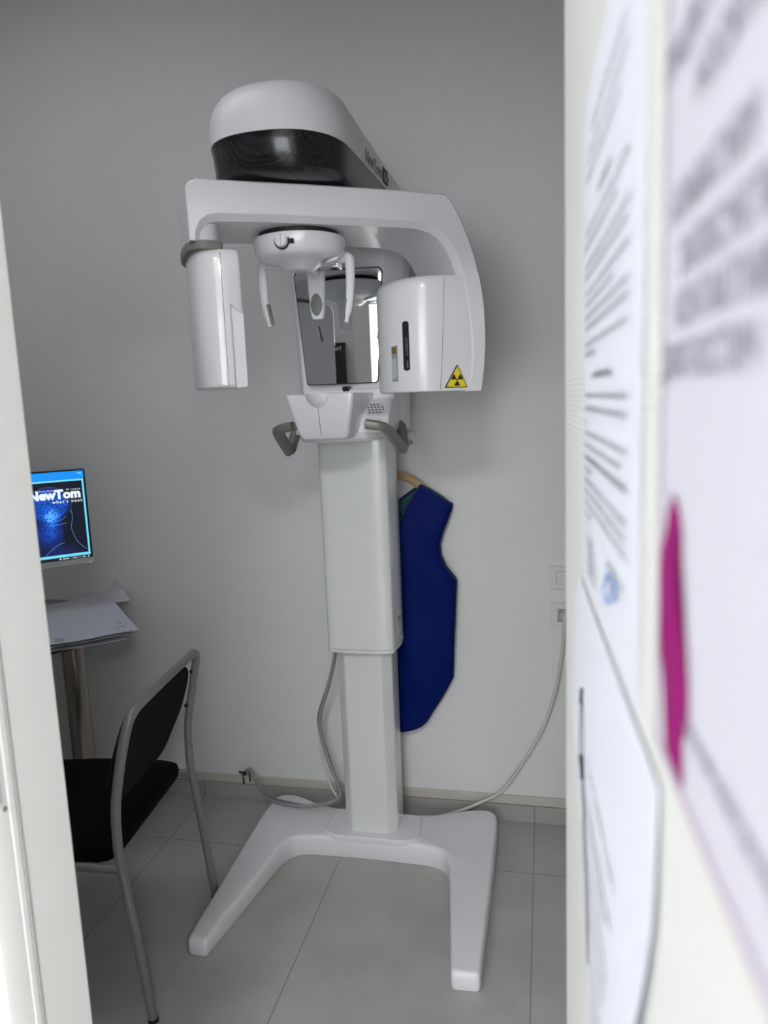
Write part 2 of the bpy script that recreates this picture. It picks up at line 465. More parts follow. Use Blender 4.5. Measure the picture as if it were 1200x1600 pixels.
from_bm('blue_stamp', bm, BLUEINK, n1, None)

# 2) curled page hanging lower
n2 = thing('notice', 'curled white page hanging below the printed notice, thin face outline drawn at its edge', 'notice', (0, 0, 0), 'notices on the door')
def q2f(a, bb):
    """a across 0..1, bb down 0..1"""
    zt = 1.300
    z = zt - .31 * bb
    sL = .160 - .052 * math.sin(PI * min(bb / .55, 1)) * (1 if bb < .55 else 0) + (max(0, bb - .35) * .14)
    sR = .4515 - .0  - .17 * max(0, bb - .15) ** 1.25
    s = sL + (sR - sL) * a
    off = .0015 + .003 * math.sin(PI * min(1, bb * 1.1)) * (1 - a) * .5 + .007 * bb * a
    return s, z, off
sheet('page', [[DP(*q2f(i / 12, j / 16)) for j in range(17)] for i in range(13)], PAPER, n2)
def P2(a, bb, off): s, z, o_ = q2f(a, bb); return DP(s, z, o_ + off)
prof = [(.12, .22), (.10, .28), (.09, .34), (.07, .40), (.11, .44), (.13, .47), (.05, .50), (.06, .58), (.08, .66), (.12, .74), (.16, .66), (.18, .58), (.16, .50), (.19, .46), (.19, .36), (.16, .27), (.12, .22)]
bm = bmesh.new(); bm_tube(bm, smooth_path([P2(a * .8 + .19, bb, .0009) for a, bb in prof], 5), .0004, 5)
bm_tube(bm, smooth_path([P2(.28, .37, .0009), P2(.31, .385, .001), P2(.31, .40, .001)], 4), .0016, 5)
bm_tube(bm, smooth_path([P2(.28, .215, .0009), P2(.282, .25, .001)], 4), .0016, 5)
from_bm('drawn_outline', bm, INK, n2, None)
bm = bmesh.new()
for bb, a0, a1 in ((.32, .42, .80), (.40, .40, .80), (.44, .42, .72), (.50, .40, .80), (.55, .40, .78), (.60, .40, .74), (.66, .42, .80), (.70, .42, .78), (.75, .42, .8), (.80, .42, .76), (.86, .44, .8), (.92, .44, .8)):
    def PP(s, z, off): return P2(s, z, off)
    s = a0
    while s < a1:
        vs = [bm.verts.new(P2(x, y, .0012)) for x, y in ((s, bb), (s + .006, bb), (s + .006, bb - .011), (s, bb - .011))]
        bm.faces.new(vs); s += .0095 if rnd.random() > .15 else .02
    if bb in (.44, .92): from_bm('small_print', bm, FINK, n2, None); bm = bmesh.new()

# 3) large poster nearest the camera
n3 = thing('poster', 'large pale lilac poster with big grey capitals and a magenta ornament along its margin', 'poster', (0, 0, 0))
S0, Z0 = .4445, 1.3130
sheet('page', [[DP(S0 + .25 * i / 6, Z0 + .42 * j / 6, .0012) for j in range(7)] for i in range(7)], POSTERM, n3)
bm = bmesh.new()
for a, b2, c, d in ((.0030, .0055, .003, .417), (.0030, .245, .0028, .0046)):
    vs = [bm.verts.new(DP(S0 + x, Z0 + z, .0018)) for x, z in ((a, c), (b2, c), (b2, d), (a, d))]; bm.faces.new(vs)
from_bm('border_line', bm, PINK, n3, None)
orn = [(.4680, 1.4005), (.4625, 1.3960), (.4560, 1.3850), (.4510, 1.3790), (.4500, 1.3700), (.4530, 1.3630), (.4560, 1.3560), (.4530, 1.3510), (.4530, 1.3470), (.4570, 1.3440),
       (.4600, 1.3370), (.4605, 1.3280), (.4630, 1.3195), (.4860, 1.3190), (.4870, 1.3205), (.4850, 1.3330), (.4915, 1.3400), (.4910, 1.3500), (.4850, 1.3590), (.4760, 1.3680), (.4700, 1.3760), (.4690, 1.3830), (.4760, 1.3845), (.4800, 1.3890), (.4760, 1.3960)]
bm = bmesh.new(); vs = [bm.verts.new(DP(s, z, .0019)) for s, z in orn]
f = bm.faces.new(vs); bmesh.ops.triangulate(bm, faces=[f])
from_bm('ornament', bm, MAGENTA, n3, None)
def dtext(nm, body, s, z, size, m_, par, bold=0.0, sx=1.0, off=.002):
    M4 = axes(DP(s, z, off), -dd, (0, 0, 1))
    return text_mesh(nm, body, size, m_, par, M4, .00005, bold, 1.0, 'LEFT', sx)
PTXT = mat('poster_grey_print', (.26, .26, .32), .6, spec=0.2)
for body, s, z in (('ПАЦІЄНТИ ЯКІ', .447, 1.5150), ('НОСЯТЬ АПАР', .484, 1.4985), ('АПАРАТУРУ', .459, 1.4745), ('ЗАПИСУЄТЬ', .4690, 1.4597), ('КОНТАКТНИЙ', .4655, 1.4463), ('ДИАГНОСТИЧ', .4480, 1.4327)):
    dtext('capitals', body, s, z, .0135, PTXT, n3, .0, .95)
dtext('small_capitals', 'місце для запису до лікаря', .489, 1.3378, .0066, PTXT, n3, .0001, .9)

# ================================================================== X-RAY UNIT
X0 = -.547
xr = thing('dental_xray_scanner', 'tall white dental x-ray scanner with curved arm, standing on a forked floor base', 'x-ray machine', (X0, 2.12, 0))
def part(o, parent=xr):
    """parent while keeping world coordinates"""
    o.parent = parent; o.matrix_parent_inverse = parent.matrix_world.inverted(); return o
bpy.context.view_layer.update()
_link = link
XI = Matrix.Translation((-X0, -2.12, 0))
def fix(o):
    """top parts of the scanner are modelled in world space; move them into the scanner's own space"""
    o.data.transform(XI); return o

# --- base
basepts = [(-.932, 1.588), (-.876, 1.584), (-.812, 1.985), (-.792, 2.030), (-.745, 2.050), (-.60, 2.055), (-.49, 2.055), (-.352, 2.050), (-.306, 2.030), (-.284, 1.985),
           (-.232, 1.584), (-.160, 1.588), (-.155, 1.95), (-.157, 2.235), (-.168, 2.272), (-.205, 2.285), (-.275, 2.265), (-.36, 2.225), (-.547, 2.212), (-.735, 2.225), (-.80, 2.255), (-.86, 2.283), (-.905, 2.280), (-.932, 2.255), (-.938, 2.13)]
bp_r = round_poly(basepts, [.014, .014, .03, .02, .03, 0, 0, .03, .02, .03, .014, .014, 0, .03, .02, .03, .03, .04, 0, .04, .03, .03, .02, .03, 0], 4)
def topz(x, y):
    t = min(1, max(0, (y - 1.60) / .42)); return .050 + .020 * t
bm = bmesh.new()
def inset(pts, d):
    out = []; n = len(pts)
    for i in range(n):
        a, b2, c = Vector(pts[i - 1]), Vector(pts[i]), Vector(pts[(i + 1) % n])
        e1 = (b2 - a).normalized(); e2 = (c - b2).normalized()
        nn = Vector((-e1.y - e2.y, e1.x + e2.x)).normalized()
        k = max(.5, nn.dot(Vector((-e1.y, e1.x))))
        out.append(tuple(b2 + nn * d / k))
    return out
i0 = bp_r
loops = []
for ins, dz in ((.0025, None), (.0, .006), (.0, -.014), (.0018, -.007), (.006, -.0018), (.012, 0)):
    q = inset(i0, ins)
    loops.append([(x, y, (.001 if dz is None else (dz if dz > 0 and dz == .006 else topz(x, y) + dz))) for x, y in q])
rings = bm_loft(bm, loops, cap=False)
tris = tessellate_polygon([[Vector((x, y, 0)) for x, y, z in loops[-1]]])
for t3 in tris:
    try: bm.faces.new([rings[-1][i] for i in t3]); bm.faces.new([rings[0][i] for i in reversed(t3)])
    except ValueError: pass
base = part(fix(from_bm('base', bm, BASEW, None, 40)))
base.parent = xr; base.matrix_parent_inverse = Matrix.Identity(4)
def add(o):   # child of the scanner, mesh given in world space
    o.data.transform(XI); o.parent = xr; return o
def subadd(o, par):
    o.data.transform(XI); o.parent = par; return o
add(prism('column_mount', round_poly([(-.70, 2.075), (-.66, 2.05), (-.43, 2.05), (-.39, 2.075), (-.40, 2.20), (-.69, 2.20)], .02), lambda a, b2, d: (a, b2, d), .060, .079, BASEW, None, .004))
# scuffs on the feet
# --- columns
lower = [(-.6045, 2.080), (-.4895, 2.080), (-.4615, 2.108), (-.4615, 2.200), (-.6325, 2.200), (-.6325, 2.108)]
add(prism('lower_column', round_poly(lower, .006, 4), lambda a, b2, d: (a, b2, d), .074, .72, COLW, None))
def upper_profile(g):
    return round_poly([(X0 - .101 - g, 2.062), (X0 - .085, 2.051 - g), (X0 - .03, 2.047 - g), (X0 + .03, 2.047 - g), (X0 + .085, 2.051 - g), (X0 + .1025 + g, 2.060), (X0 + .112 + g, 2.145), (X0 + .104 + g, 2.215), (X0 - .104 - g, 2.215), (X0 - .112 - g, 2.145)],
                      [.012, .02, .02, .02, .02, .006, .02, .01, .01, .02], 4)
uc = add(prism('upper_column', upper_profile(0), lambda a, b2, d: (a, b2, d), .692, 1.345, COLW, None))
subadd(prism('column_trim', upper_profile(.0008), lambda a, b2, d: (a, b2, d), .680, .6905, COLW, None, .002, 2), uc)
# rating label on the column's side
lb = prism('rating_label', [(0, 0), (.036, 0), (.036, .088), (0, .088)], lambda a, b2, d: (X0 + .1085 + a * .10 + d, 2.098 + a, .705 + b2), 0.001, .0022, mat('label_grey', (.62, .64, .68), .5))
subadd(lb, uc); lb['label'] = 'printed rating label'
bm = bmesh.new()
for k, (a0, a1, z0, z1) in enumerate(((.003, .015, .060, .078), (.018, .034, .062, .066), (.018, .034, .070, .073), (.018, .034, .076, .079), (.003, .034, .050, .053), (.003, .030, .044, .046), (.012, .034, .036, .038), (.012, .034, .030, .032), (.012, .034, .024, .026), (.012, .034, .018, .020), (.012, .030, .012, .014), (.003, .009, .012, .020), (.003, .009, .003, .009))):
    vs = [bm.verts.new((X0 + .1085 + a * .10 + .0026, 2.098 + a, .705 + z)) for a, z in ((a0, z0), (a1, z0), (a1, z1), (a0, z1))]; bm.faces.new(vs)
subadd(from_bm('label_print', bm, GINK, None, None), uc)

# --- carriage (mirror tower)
def tower(z, w):
    return [(X0 - .132 * w, 2.026, z), (X0 - .126 * w, 2.020, z), (X0 + .126 * w, 2.020, z), (X0 + .132 * w, 2.026, z), (X0 + .163 * w, 2.095, z), (X0 + .165 * w, 2.110, z), (X0 + .160 * w, 2.225, z), (X0 - .160 * w, 2.225, z), (X0 - .165 * w, 2.110, z), (X0 - .163 * w, 2.095, z)]
ca = add(loft('carriage', [tower(1.340, .92), tower(1.46, .935), tower(1.60, .965), tower(1.76, 1.0), tower(1.95, 1.02)], WHITE, None, smooth=35))
mp = round_poly([(-.099, 1.479), (.097, 1.479), (.120, 1.772), (.112, 1.782), (-.112, 1.782), (-.120, 1.772)], [.010, .010, .006, .004, .004, .006], 4)
def fan(pts, frame, d):
    return [frame(a, b2, d) for a, b2 in pts]
gk = add(prism('mirror_frame', [(a * 1.022, 1.63 + (b2 - 1.63) * 1.018) for a, b2 in mp], lambda a, b2, d: (X0 + a, d + a * .082, b2), 2.0055, 2.012, BLACKM, None))
add(prism('mirror', mp, lambda a, b2, d: (X0 + a, d + a * .082, b2), 2.0040, 2.010, MIRROR, None))
box_ = box('camera_stud', (X0 + .002, 1.985, 1.452), (X0 + .026, 2.018, 1.470), BLACKP, None, .004); add(box_)

# --- lower carriage with keypad and chin rest
prof = [(2.16, 1.462), (1.985, 1.462), (1.985, 1.4330), (1.965, 1.4270), (1.905, 1.3830), (1.895, 1.345), (2.16, 1.345)]
cp = add(prism('control_deck', round_poly(prof, [0, .006, .004, .006, .012, .006, 0], 3), lambda a, b2, d: (d, a, b2), X0 - .108, X0 + .147, WHITE, None, .006))
# underside plate
pl = [(X0 + .130 * math.cos(t), 2.03 - .165 * math.sin(t)) for t in [PI * k / 24 for k in range(25)]] + [(X0 - .13, 2.16), (X0 + .13, 2.16)]
add(loft('underside_plate', [[(X0 + (x - X0) * .94, 2.03 + (y - 2.03) * .94, 1.3225) for x, y in pl], [(x, y, 1.331) for x, y in pl], [(x, y, 1.3455) for x, y in pl]], WHITE2, None))
# keypad on the slope
kn = Vector((0, -.060, -.044)); kn = kn.normalized(); kx = Vector((1, 0, 0)); ky = Vector((0, .0806, .0592)).normalized(); kz = kx.cross(ky)
KO = Vector((-.470, 1.9125, 1.3885)) + kz * .0015
kp = prism('keypad', round_poly([(0.012, 0), (.062, 0), (.046, .052), (-.004, .052)], .004), lambda a, b2, d: tuple(KO + kx * a + ky * b2 + kz * d), -.001, .0012, mat('keypad_grey', (.66, .66, .68), .4)); subadd(kp, cp)
bm = bmesh.new()
for r in range(4):
    for c in range(5):
        if (r, c) in ((3, 4), (0, 4)): continue
        a = .015 - r * .0040 + c * .0095; b2 = .007 + r * .0115
        p = [KO + kx * (a + dx) + ky * (b2 + dy) + kz * .0018 for dx, dy in ((0, 0), (.0055, 0), (.0045, .006), (-.001, .006))]
        bm.faces.new([bm.verts.new(v) for v in p])
subadd(from_bm('keys', bm, GINK, None, None), cp)
subadd(box('amber_label', (-.4755, 1.9830, 1.4345), (-.4590, 1.9848, 1.4470), AMBER, None, .0006), cp)
subadd(box('amber_label_print', (-.4725, 1.9825, 1.4370), (-.4625, 1.9830, 1.4445), INK, None), cp)
subadd(box('amber_label_core', (-.4700, 1.9820, 1.4385), (-.4645, 1.98255, 1.4430), AMBER, None), cp)
# chin rest
def chin(z, hw, yf, r=.012):
    return [(x, y, z) for x, y in round_poly([(X0 - .004 - hw, yf + .004), (X0 - .004 + hw, yf + .004), (X0 + hw + .004, 2.0), (X0 - hw - .012, 2.0)], [r, r, 0, 0], 5)]
ch = (loft('chin_rest', [chin(1.334, .052, 1.825), chin(1.337, .060, 1.812), chin(1.350, .067, 1.802), chin(1.42, .083, 1.788), chin(1.445, .0880, 1.784), chin(1.4495, .0875, 1.785), chin(1.4510, .084, 1.789)], WHITE, None, smooth=40))
bm = bmesh.new(); bmesh.ops.create_uvsphere(bm, u_segments=32, v_segments=20, radius=1.0, matrix=Matrix.Translation((X0 - .009, 1.790, 1.455)) @ Matrix.Diagonal((.0320, .060, .040, 1)))
ctt = from_bm('c', bm, WHITE); cut(ch, ctt); add(ch)
bm = bmesh.new(); bm_box(bm, (X0 - .0095, 1.7872, 1.345), (X0 - .0085, 1.7876, 1.418))
# seam follows the slightly leaning front
bm.free()
bm = bmesh.new(); bm_loft(bm, [[(X0 - .0094, 1.8046, 1.346), (X0 - .0084, 1.8046, 1.346), (X0 - .0084, 1.8070, 1.346), (X0 - .0094, 1.8070, 1.346)], [(X0 - .0100, 1.7914, 1.417), (X0 - .0090, 1.7914, 1.417), (X0 - .0090, 1.7940, 1.417), (X0 - .0100, 1.7940, 1.417)]])
subadd(from_bm('seam', bm, GREYP, None), ch)
# --- hand grips
def grip(s):
    P = [(X0 + s * .098, 1.850, 1.3700), (X0 + s * .148, 1.855, 1.3620), (X0 + s * .1700, 2.015, 1.2900), (X0 + s * .160, 2.060, 1.355), (X0 + s * .128, 2.065, 1.362)]
    if s > 0: P = [(X0 + (x - X0) * (.95 if i_ > 1 else 1), y, z) for i_, (x, y, z) in enumerate(P)]
    path = fillet(P, [0, .035, .014, .02, 0], 6)
    bm = bmesh.new(); bm_tube(bm, path, lambda t: (.0150, .0125) if t < .62 else (.0135, .0130), 18, .55)
    bm_tube(bm, [(X0 + s * .100, 1.855, 1.370), (X0 + s * .094, 1.905, 1.3640)], .009, 12)
    return from_bm('hand_grip', bm, HANDLEM, None, 40)
for s in (-1, 1): add(grip(s))

# --- head housing (fixed dome) above the arm
def dome_loop(z, hw, yf, L=.165, wb=1.10, cx=X0 - .006, yb=2.235, ex=2.35):
    pts = []
    N = 22
    for k in range(N + 1):                   # right side front -> nose -> left side
        t = PI * k / N
        c, s = math.cos(t), math.sin(t)
        x = math.copysign(abs(c) ** (2 / ex), c) * hw; y = yf + L - (abs(s) ** (2 / ex)) * L
        pts.append((cx + x, y, z))
    back = []
    for k in range(1, 7):
        yy = yf + L + (yb - yf - L) * k / 6; f_ = 1 + (wb - 1) * k / 6
        back.append((hw * f_, yy))
    left = [(cx - a, y, z) for a, y in back]; right = [(cx + a, y, z) for a, y in reversed(back)]
    return pts + left + right
HZ = 1.965
white_lv = [(HZ, .1500, 1.468, 1.10), (HZ + .03, .1500, 1.469, 1.08), (2.020, .1480, 1.473, 1.05), (2.040, .1440, 1.482, 1.0), (2.058, .1375, 1.497, .95), (2.074, .1285, 1.520, .91), (2.086, .1160, 1.548, .88), (2.095, .0980, 1.588, .86), (2.100, .0760, 1.635, .85), (2.102, .050, 1.70, .85)]
dome = add(loft('head_housing', [dome_loop(z, hw, yf, L=.165 if z < 2.09 else .15, wb=wb) for z, hw, yf, wb in white_lv], WHITE2, None, smooth=60))
band_lv = [(1.8885, .095, 1.62), (1.8890, .126, 1.535), (1.893, .1365, 1.510), (1.903, .1430, 1.490), (1.925, .1470, 1.480), (1.945, .1480, 1.4765), (HZ - .004, .1487, 1.4735), (HZ, .1492, 1.4705)]
add(loft('head_band', [dome_loop(z, hw, yf, L=.165 if z > 1.91 else .13) for z, hw, yf in band_lv], PERF, None, smooth=45))
add(loft('head_neck', [[(X0 + .075 * math.cos(2 * PI * k / 32), 1.67 + .075 * math.sin(2 * PI * k / 32), z) for k in range(32)] for z in (1.872, 1.903)], BLACKM, None))
# wordmark on the housing's side
sidex = lambda y: X0 - .006 + .1505 * (1 + .10 * max(0, (y - 1.633)) / .602)
d_side = Vector((.1505 * .10 / .602, 1, 0)).normalized()
HTXT = mat('housing_grey_print', (.22, .22, .23), .5)
t1 = text_mesh('wordmark', 'NewTom', .040, HTXT, None, axes((sidex(1.752) + .0015, 1.752, 1.9760), d_side, (0, 0, 1)), .0004, .0004, 1.0); subadd(t1, dome)
bm = bmesh.new()
q = prism('badge', round_poly([(0, 0), (.052, 0), (.052, .036), (0, .036)], [0, .012, .012, 0]), lambda a, b2, d: tuple(Vector((sidex(1.925) + .0005, 1.925, 1.9735)) + d_side * a + Vector((0, 0, b2)) + Vector((d, 0, 0))), 0, .0016, BLACKM); bm.free(); subadd(q, dome)
t2 = text_mesh('badge_letters', 'GO', .032, mat('badge_white', (.5, .5, .5), .5), None, axes((sidex(1.93) + .0025, 1.930, 1.979), d_side, (0, 0, 1)), .0004, .0002); subadd(t2, dome)

# --- rotating arm: local frame u (along), n (towards the viewer), z
O2 = Vector((X0, 1.67)); UX = Vector((.8586, .5127)); NX = Vector((.5127, -.8586))
def G(a, z, nn): p = O2 + UX * a + NX * nn; return (p.x, p.y, z)
outer = [(-.2485, 1.764), (-.2495, 1.866), (-.2430, 1.877), (-.2280, 1.8835), (0, 1.8845), (.20, 1.8825), (.3180, 1.880), (.330, 1.868), (.353, 1.831), (.374, 1.783), (.390, 1.735), (.401, 1.692), (.408, 1.649), (.4115, 1.600), (.4115, 1.547), (.407, 1.494), (.400, 1.4440), (.396, 1.4415)]
inner = [(.345, 1.4415), (.3600, 1.480), (.3655, 1.518), (.3655, 1.560), (.3600, 1.606), (.3540, 1.658), (.345, 1.705), (.3335, 1.738), (.320, 1.763), (.3020, 1.785), (.280, 1.798), (.250, 1.8045), (.228, 1.8058), (.12, 1.8075), (-.10, 1.8075), (-.19, 1.8055), (-.2060, 1.8020), (-.2170, 1.7930), (-.2230, 1.780), (-.2250, 1.764)]
NO, NI = len(outer), len(inner)
allp = outer + inner
def off2(d_out, d_in):
    n = len(allp); res = []
    for i in range(n):
        a, b2, c = Vector(allp[i - 1]), Vector(allp[i]), Vector(allp[(i + 1) % n])
        if i in (0, n - 1, NO - 1, NO):   # ends keep their height
            e = (c - b2) if i in (0, NO) else (b2 - a)
            e.normalize(); nn = Vector((e.y, -e.x)); d = d_out if i < NO else d_in
            p = b2 + nn * d; res.append((p.x, b2.y)); continue
        e1 = (b2 - a).normalized(); e2 = (c - b2).normalized(); nn = Vector((e1.y + e2.y, -e1.x - e2.x)).normalized()
        k = max(.6, nn.dot(Vector((e1.y, -e1.x)))); d = d_out if i < NO else d_in
        p = b2 + nn * d / k; res.append((p.x, p.y))
    return res
# outline runs clockwise, so +normal (e.y,-e.x) points to the inside of the body
lev = [(.120, .0035, .0135), (.1188, .0015, .0120), (.1165, .0, .0105), (.104, 0, .0005), (.100, 0, 0), (-.112, 0, 0), (-.120, .008, .006)]
arm = add(loft('rotating_arm', [[G(a, z, nn) for a, z in off2(do, di)] for nn, do, di in lev], WHITE, None, smooth=28))
# inner wedge of the left arm
subadd(prism('arm_end', round_poly([(-.247, .112), (-.20, .100), (-.184, .07), (-.184, -.08), (-.20, -.11), (-.245, -.11)], .02), lambda a, b2, d: G(a, d, b2), 1.766, 1.812, WHITE, None, .003), arm)
# grey collar + sensor tube
tubeP = round_poly([(-.148, .112), (-.185, .1215), (-.222, .112), (-.2440, .080), (-.2500, .02), (-.2480, -.05), (-.232, -.105), (-.19, -.120), (-.150, -.112)], [.010, .02, .03, .03, .03, .03, .03, .02, .02], 5)
colP = round_poly([(-.180, .106), (-.222, .121), (-.2500, .098), (-.2580, .04), (-.2580, -.05), (-.243, -.118), (-.19, -.126), (-.180, -.10)], [.01, .03, .03, .03, .03, .03, .02, .01], 5)
def scl(P, k, c): return [(c[0] + (a - c[0]) * k, c[1] + (b2 - c[1]) * k) for a, b2 in P]
cT = (-.20, 0)
subadd(loft('collar', [[G(a, z, b2) for a, b2 in scl(colP, k, cT)] for z, k in ((1.7480, .97), (1.7500, 1.0), (1.7640, 1.005), (1.7665, .985))], GREYP, None, smooth=40), arm)
sens = loft('sensor_head', [[G(a, z, b2) for a, b2 in scl(tubeP, k, cT)] for z, k in ((1.4675, .93), (1.4695, .975), (1.474, 1.0), (1.600, 1.0), (1.728, 1.0), (1.738, .99), (1.7455, .965), (1.7500, .92))], WHITE, None, smooth=35)
ct = prism('c', round_poly([(-.1765, 1.44), (-.120, 1.44), (-.120, 1.625), (-.150, 1.617), (-.1765, 1.640)], [0, 0, 0, .02, .004]), lambda a, b2, d: G(a, b2, d), .106, .16, WHITE)
cut(sens, ct)
add(sens)
bm = bmesh.new(); bm_loft(bm, [[G(-.1905, z, .1208), G(-.1897, z, .1208), G(-.1897, z, .11), G(-.1905, z, .11)] for z in (1.470, 1.743)])
subadd(from_bm('seam', bm, GREYP, None), sens)
# source box
srcP = round_poly([(.372, .1175), (.290, .1175), (.255, .110), (.222, .083), (.197, .040), (.190, -.01), (.205, -.070), (.250, -.105), (.372, -.108)], [0, .02, .03, .03, .03, .03, .03, .03, 0], 5)
cS = (.33, 0)
def srclvl(z, k): return [G(cS[0] + (a - cS[0]) * (k if a < cS[0] else 1), z, b2 * (1 if a > .30 else (k * .3 + .7))) for a, b2 in srcP]
src = add(loft('source_head', [srclvl(1.4440, .955), srclvl(1.4455, .985), srclvl(1.450, 1.0), srclvl(1.60, 1.0), srclvl(1.676, 1.0), srclvl(1.690, .985), srclvl(1.699, .94), srclvl(1.704, .86)], WHITE, None, smooth=35))
bm = bmesh.new(); bm_loft(bm, [[G(a, z, .1182), G(a + .0008, z, .1182), G(a + .0008, z, .110), G(a, z, .110)] for z, a in ((1.448, .2925), (1.52, .2985), (1.60, .3035), (1.700, .3085))])
subadd(from_bm('seam', bm, GREYP, None), src)
# laser slot on the curved flank
def flank(t, z, out):
    """surface point on the curved inner flank, t 0..1 from front to back"""
    A = Vector((.255, .110)); B = Vector((.222, .083)); C = Vector((.197, .040))
    p = (A + (B - A) * (t * 2)) if t < .5 else (B + (C - B) * (t * 2 - 1))
    nn = ((Vector((-.10, .12))) if t < .5 else Vector((-.43, .25))).normalized()
    p = p + nn * out; return G(p.x, z, p.y)
def slot(name, pts, o0, o1, m_, par, bev=0):
    bm = bmesh.new(); bm_loft(bm, [[flank(t, z, o0) for t, z in pts], [flank(t, z, o1) for t, z in pts]])
    return subadd(from_bm(name, bm, m_, None, 40), par)
def capsule(t0, t1, z0, z1, n=8):
    tc_, hw = (t0 + t1) / 2, (t1 - t0) / 2; hz = hw * .052 * 1.1
    return [(tc_ + hw * math.cos(a), z1 - hz + hz * math.sin(a)) for a in [PI * k / n for k in range(n + 1)]] + [(tc_ + hw * math.cos(a), z0 + hz - hz * math.sin(a)) for a in [PI - PI * k / n for k in range(n + 1)]]
sl = slot('laser_slot', capsule(.38, .56, 1.494, 1.606), -.004, .0012, BLACKP, src)
slot('slot_slider', capsule(.43, .48, 1.527, 1.570), .0012, .0030, CHROME, src)
slot('slot_slider', capsule(.43, .48, 1.498, 1.518), .0012, .0030, CHROME, src)
slot('display_slit', [(.74, 1.470), (.92, 1.470), (.92, 1.551), (.74, 1.554)], -.004, .0010, mat('slit_frame', (.30, .31, .32), .35), src)
slot('slit_window', [(.77, 1.478), (.90, 1.478), (.90, 1.524), (.77, 1.524)], .0010, .0016, mat('slit_pane', (.45, .52, .54), .15), src)
slot('slit_label', [(.76, 1.534), (.90, 1.534), (.90, 1.549), (.76, 1.549)], .0010, .0016, mat('slit_amber', (.20, .13, .05), .4), src)
# radiation sign
tri = [(.3355, 1.5035), (.3030, 1.4515), (.3605, 1.4505)]
ctr = Vector((.3335, 1.4690))
s0 = prism('radiation_sign', round_poly(tri, .0025), lambda a, b2, d: G(a, b2, d), .1170, .1212, INK); subadd(s0, src); s0['label'] = 'yellow and black radiation warning triangle'
tin = [tuple(ctr + (Vector(p) - ctr) * .90) for p in tri]
subadd(prism('sign_face', round_poly(tin, .002), lambda a, b2, d: G(a, b2, d), .1210, .1216, YELLOW), src)
bm = bmesh.new()
for k in range(3):
    a0 = math.radians(-90 + 120 * k - 30)
    pts = [ctr + Vector((math.cos(a0 + math.radians(60) * j / 6), math.sin(a0 + math.radians(60) * j / 6))) * .0145 for j in range(7)] + [ctr + Vector((math.cos(a0 + math.radians(60) * j / 3), math.sin(a0 + math.radians(60) * j / 3))) * .0040 for j in (3, 2, 1, 0)]
    bm.faces.new([bm.verts.new(G(p.x, p.y, .1219)) for p in pts])
bm.faces.new([bm.verts.new(G(ctr.x + .0025 * math.cos(2 * PI * j / 14), ctr.y + .0025 * math.sin(2 * PI * j / 14), .1219)) for j in range(14)])
subadd(from_bm('trefoil', bm, INK, None, None), src)
# --- head support hanging under the arm
HC2 = (X0 + .004, 1.672)
def ell(z, r, ry=None, c=HC2, n=40): ry = ry or r; return [(c[0] + r * math.cos(2 * PI * k / n), c[1] + ry * math.sin(2 * PI * k / n), z) for k in range(n)]
add(loft('support_hub', [ell(1.790, .090), ell(1.8095, .090)], BLACKM, None))
hs = add(loft('head_support', [ell(1.7270, .024, .028), ell(1.7290, .034, .036), ell(1.7400, .048, .048), ell(1.7455, .066, .064), ell(1.7500, .084, .081), ell(1.7560, .0945, .0915), ell(1.7640, .1005, .0975), ell(1.7880, .1050, .1015), ell(1.7950, .1040, .1005), ell(1.7965, .1005, .097)], WHITE, None, smooth=50))
# knob with its recess
ka = math.radians(-94); kc = Vector((HC2[0] + .1015 * math.cos(ka), HC2[1] + .097 * math.sin(ka), 1.7760)); kd = Vector((math.cos(ka), math.sin(ka), 0))
MK = axes(kc, Vector((-kd.y, kd.x, 0)), (0, 0, 1))
bm = bmesh.new(); bmesh.ops.create_cone(bm, cap_ends=True, segments=28, radius1=.0150, radius2=.0130, depth=.012, matrix=axes(kc + kd * .004, Vector((-kd.y, kd.x, 0)), (0, 0, 1)))
bm_box(bm, (-.0025, -.014, .008), (.0025, .014, .0165), MK)
subadd(bevel(from_bm('adjusting_knob', bm, WHITE2, None), .0012, 2), hs)
bm = bmesh.new(); bmesh.ops.create_cone(bm, cap_ends=True, segments=28, radius1=.0175, radius2=.0175, depth=.006, matrix=axes(kc + kd * -.0008, Vector((-kd.y, kd.x, 0)), (0, 0, 1)))
bm_box(bm, (.014, -.007, -.004), (.027, .003, .003), MK)
subadd(from_bm('knob_recess', bm, BLACKM, None), hs)
# temple arms
for s in (-1, 1):
    P = [(X0 + s * .050, 1.70, 1.7520), (X0 + s * .075, 1.712, 1.7560), (X0 + s * .1080, 1.722, 1.7600), (X0 + s * .1080, 1.720, 1.71), (X0 + s * .1040, 1.718, 1.655), (X0 + s * .0940, 1.716, 1.612)]
    path = smooth_path(fillet(P, [0, .01, .012, .02, .02, 0], 4), 2)
    bm = bmesh.new(); bm_tube(bm, path, lambda t: (.0110 - .0045 * t, .0125 - .0050 * t ** 2) if t < .97 else (.004, .005), 16, .75)
    ta = add(from_bm('temple_arm', bm, WHITE2, None, 50))
    P2_ = [(X0 + s * .0960, 1.7155, 1.664), (X0 + s * .0915, 1.715, 1.640), (X0 + s * .0875, 1.7145, 1.618)]
    bm = bmesh.new(); bm_tube(bm, smooth_path(P2_, 5), lambda t: (.0045, .0085 * (1 - .4 * t)), 14)
    subadd(from_bm('temple_pad', bm, GREYP, None, 50), ta)
# chrome clip by the right temple arm
subadd(box('steel_clip', (X0 + .055, 1.655, 1.727), (X0 + .098, 1.690, 1.7395), CHROME, None, .003), hs)
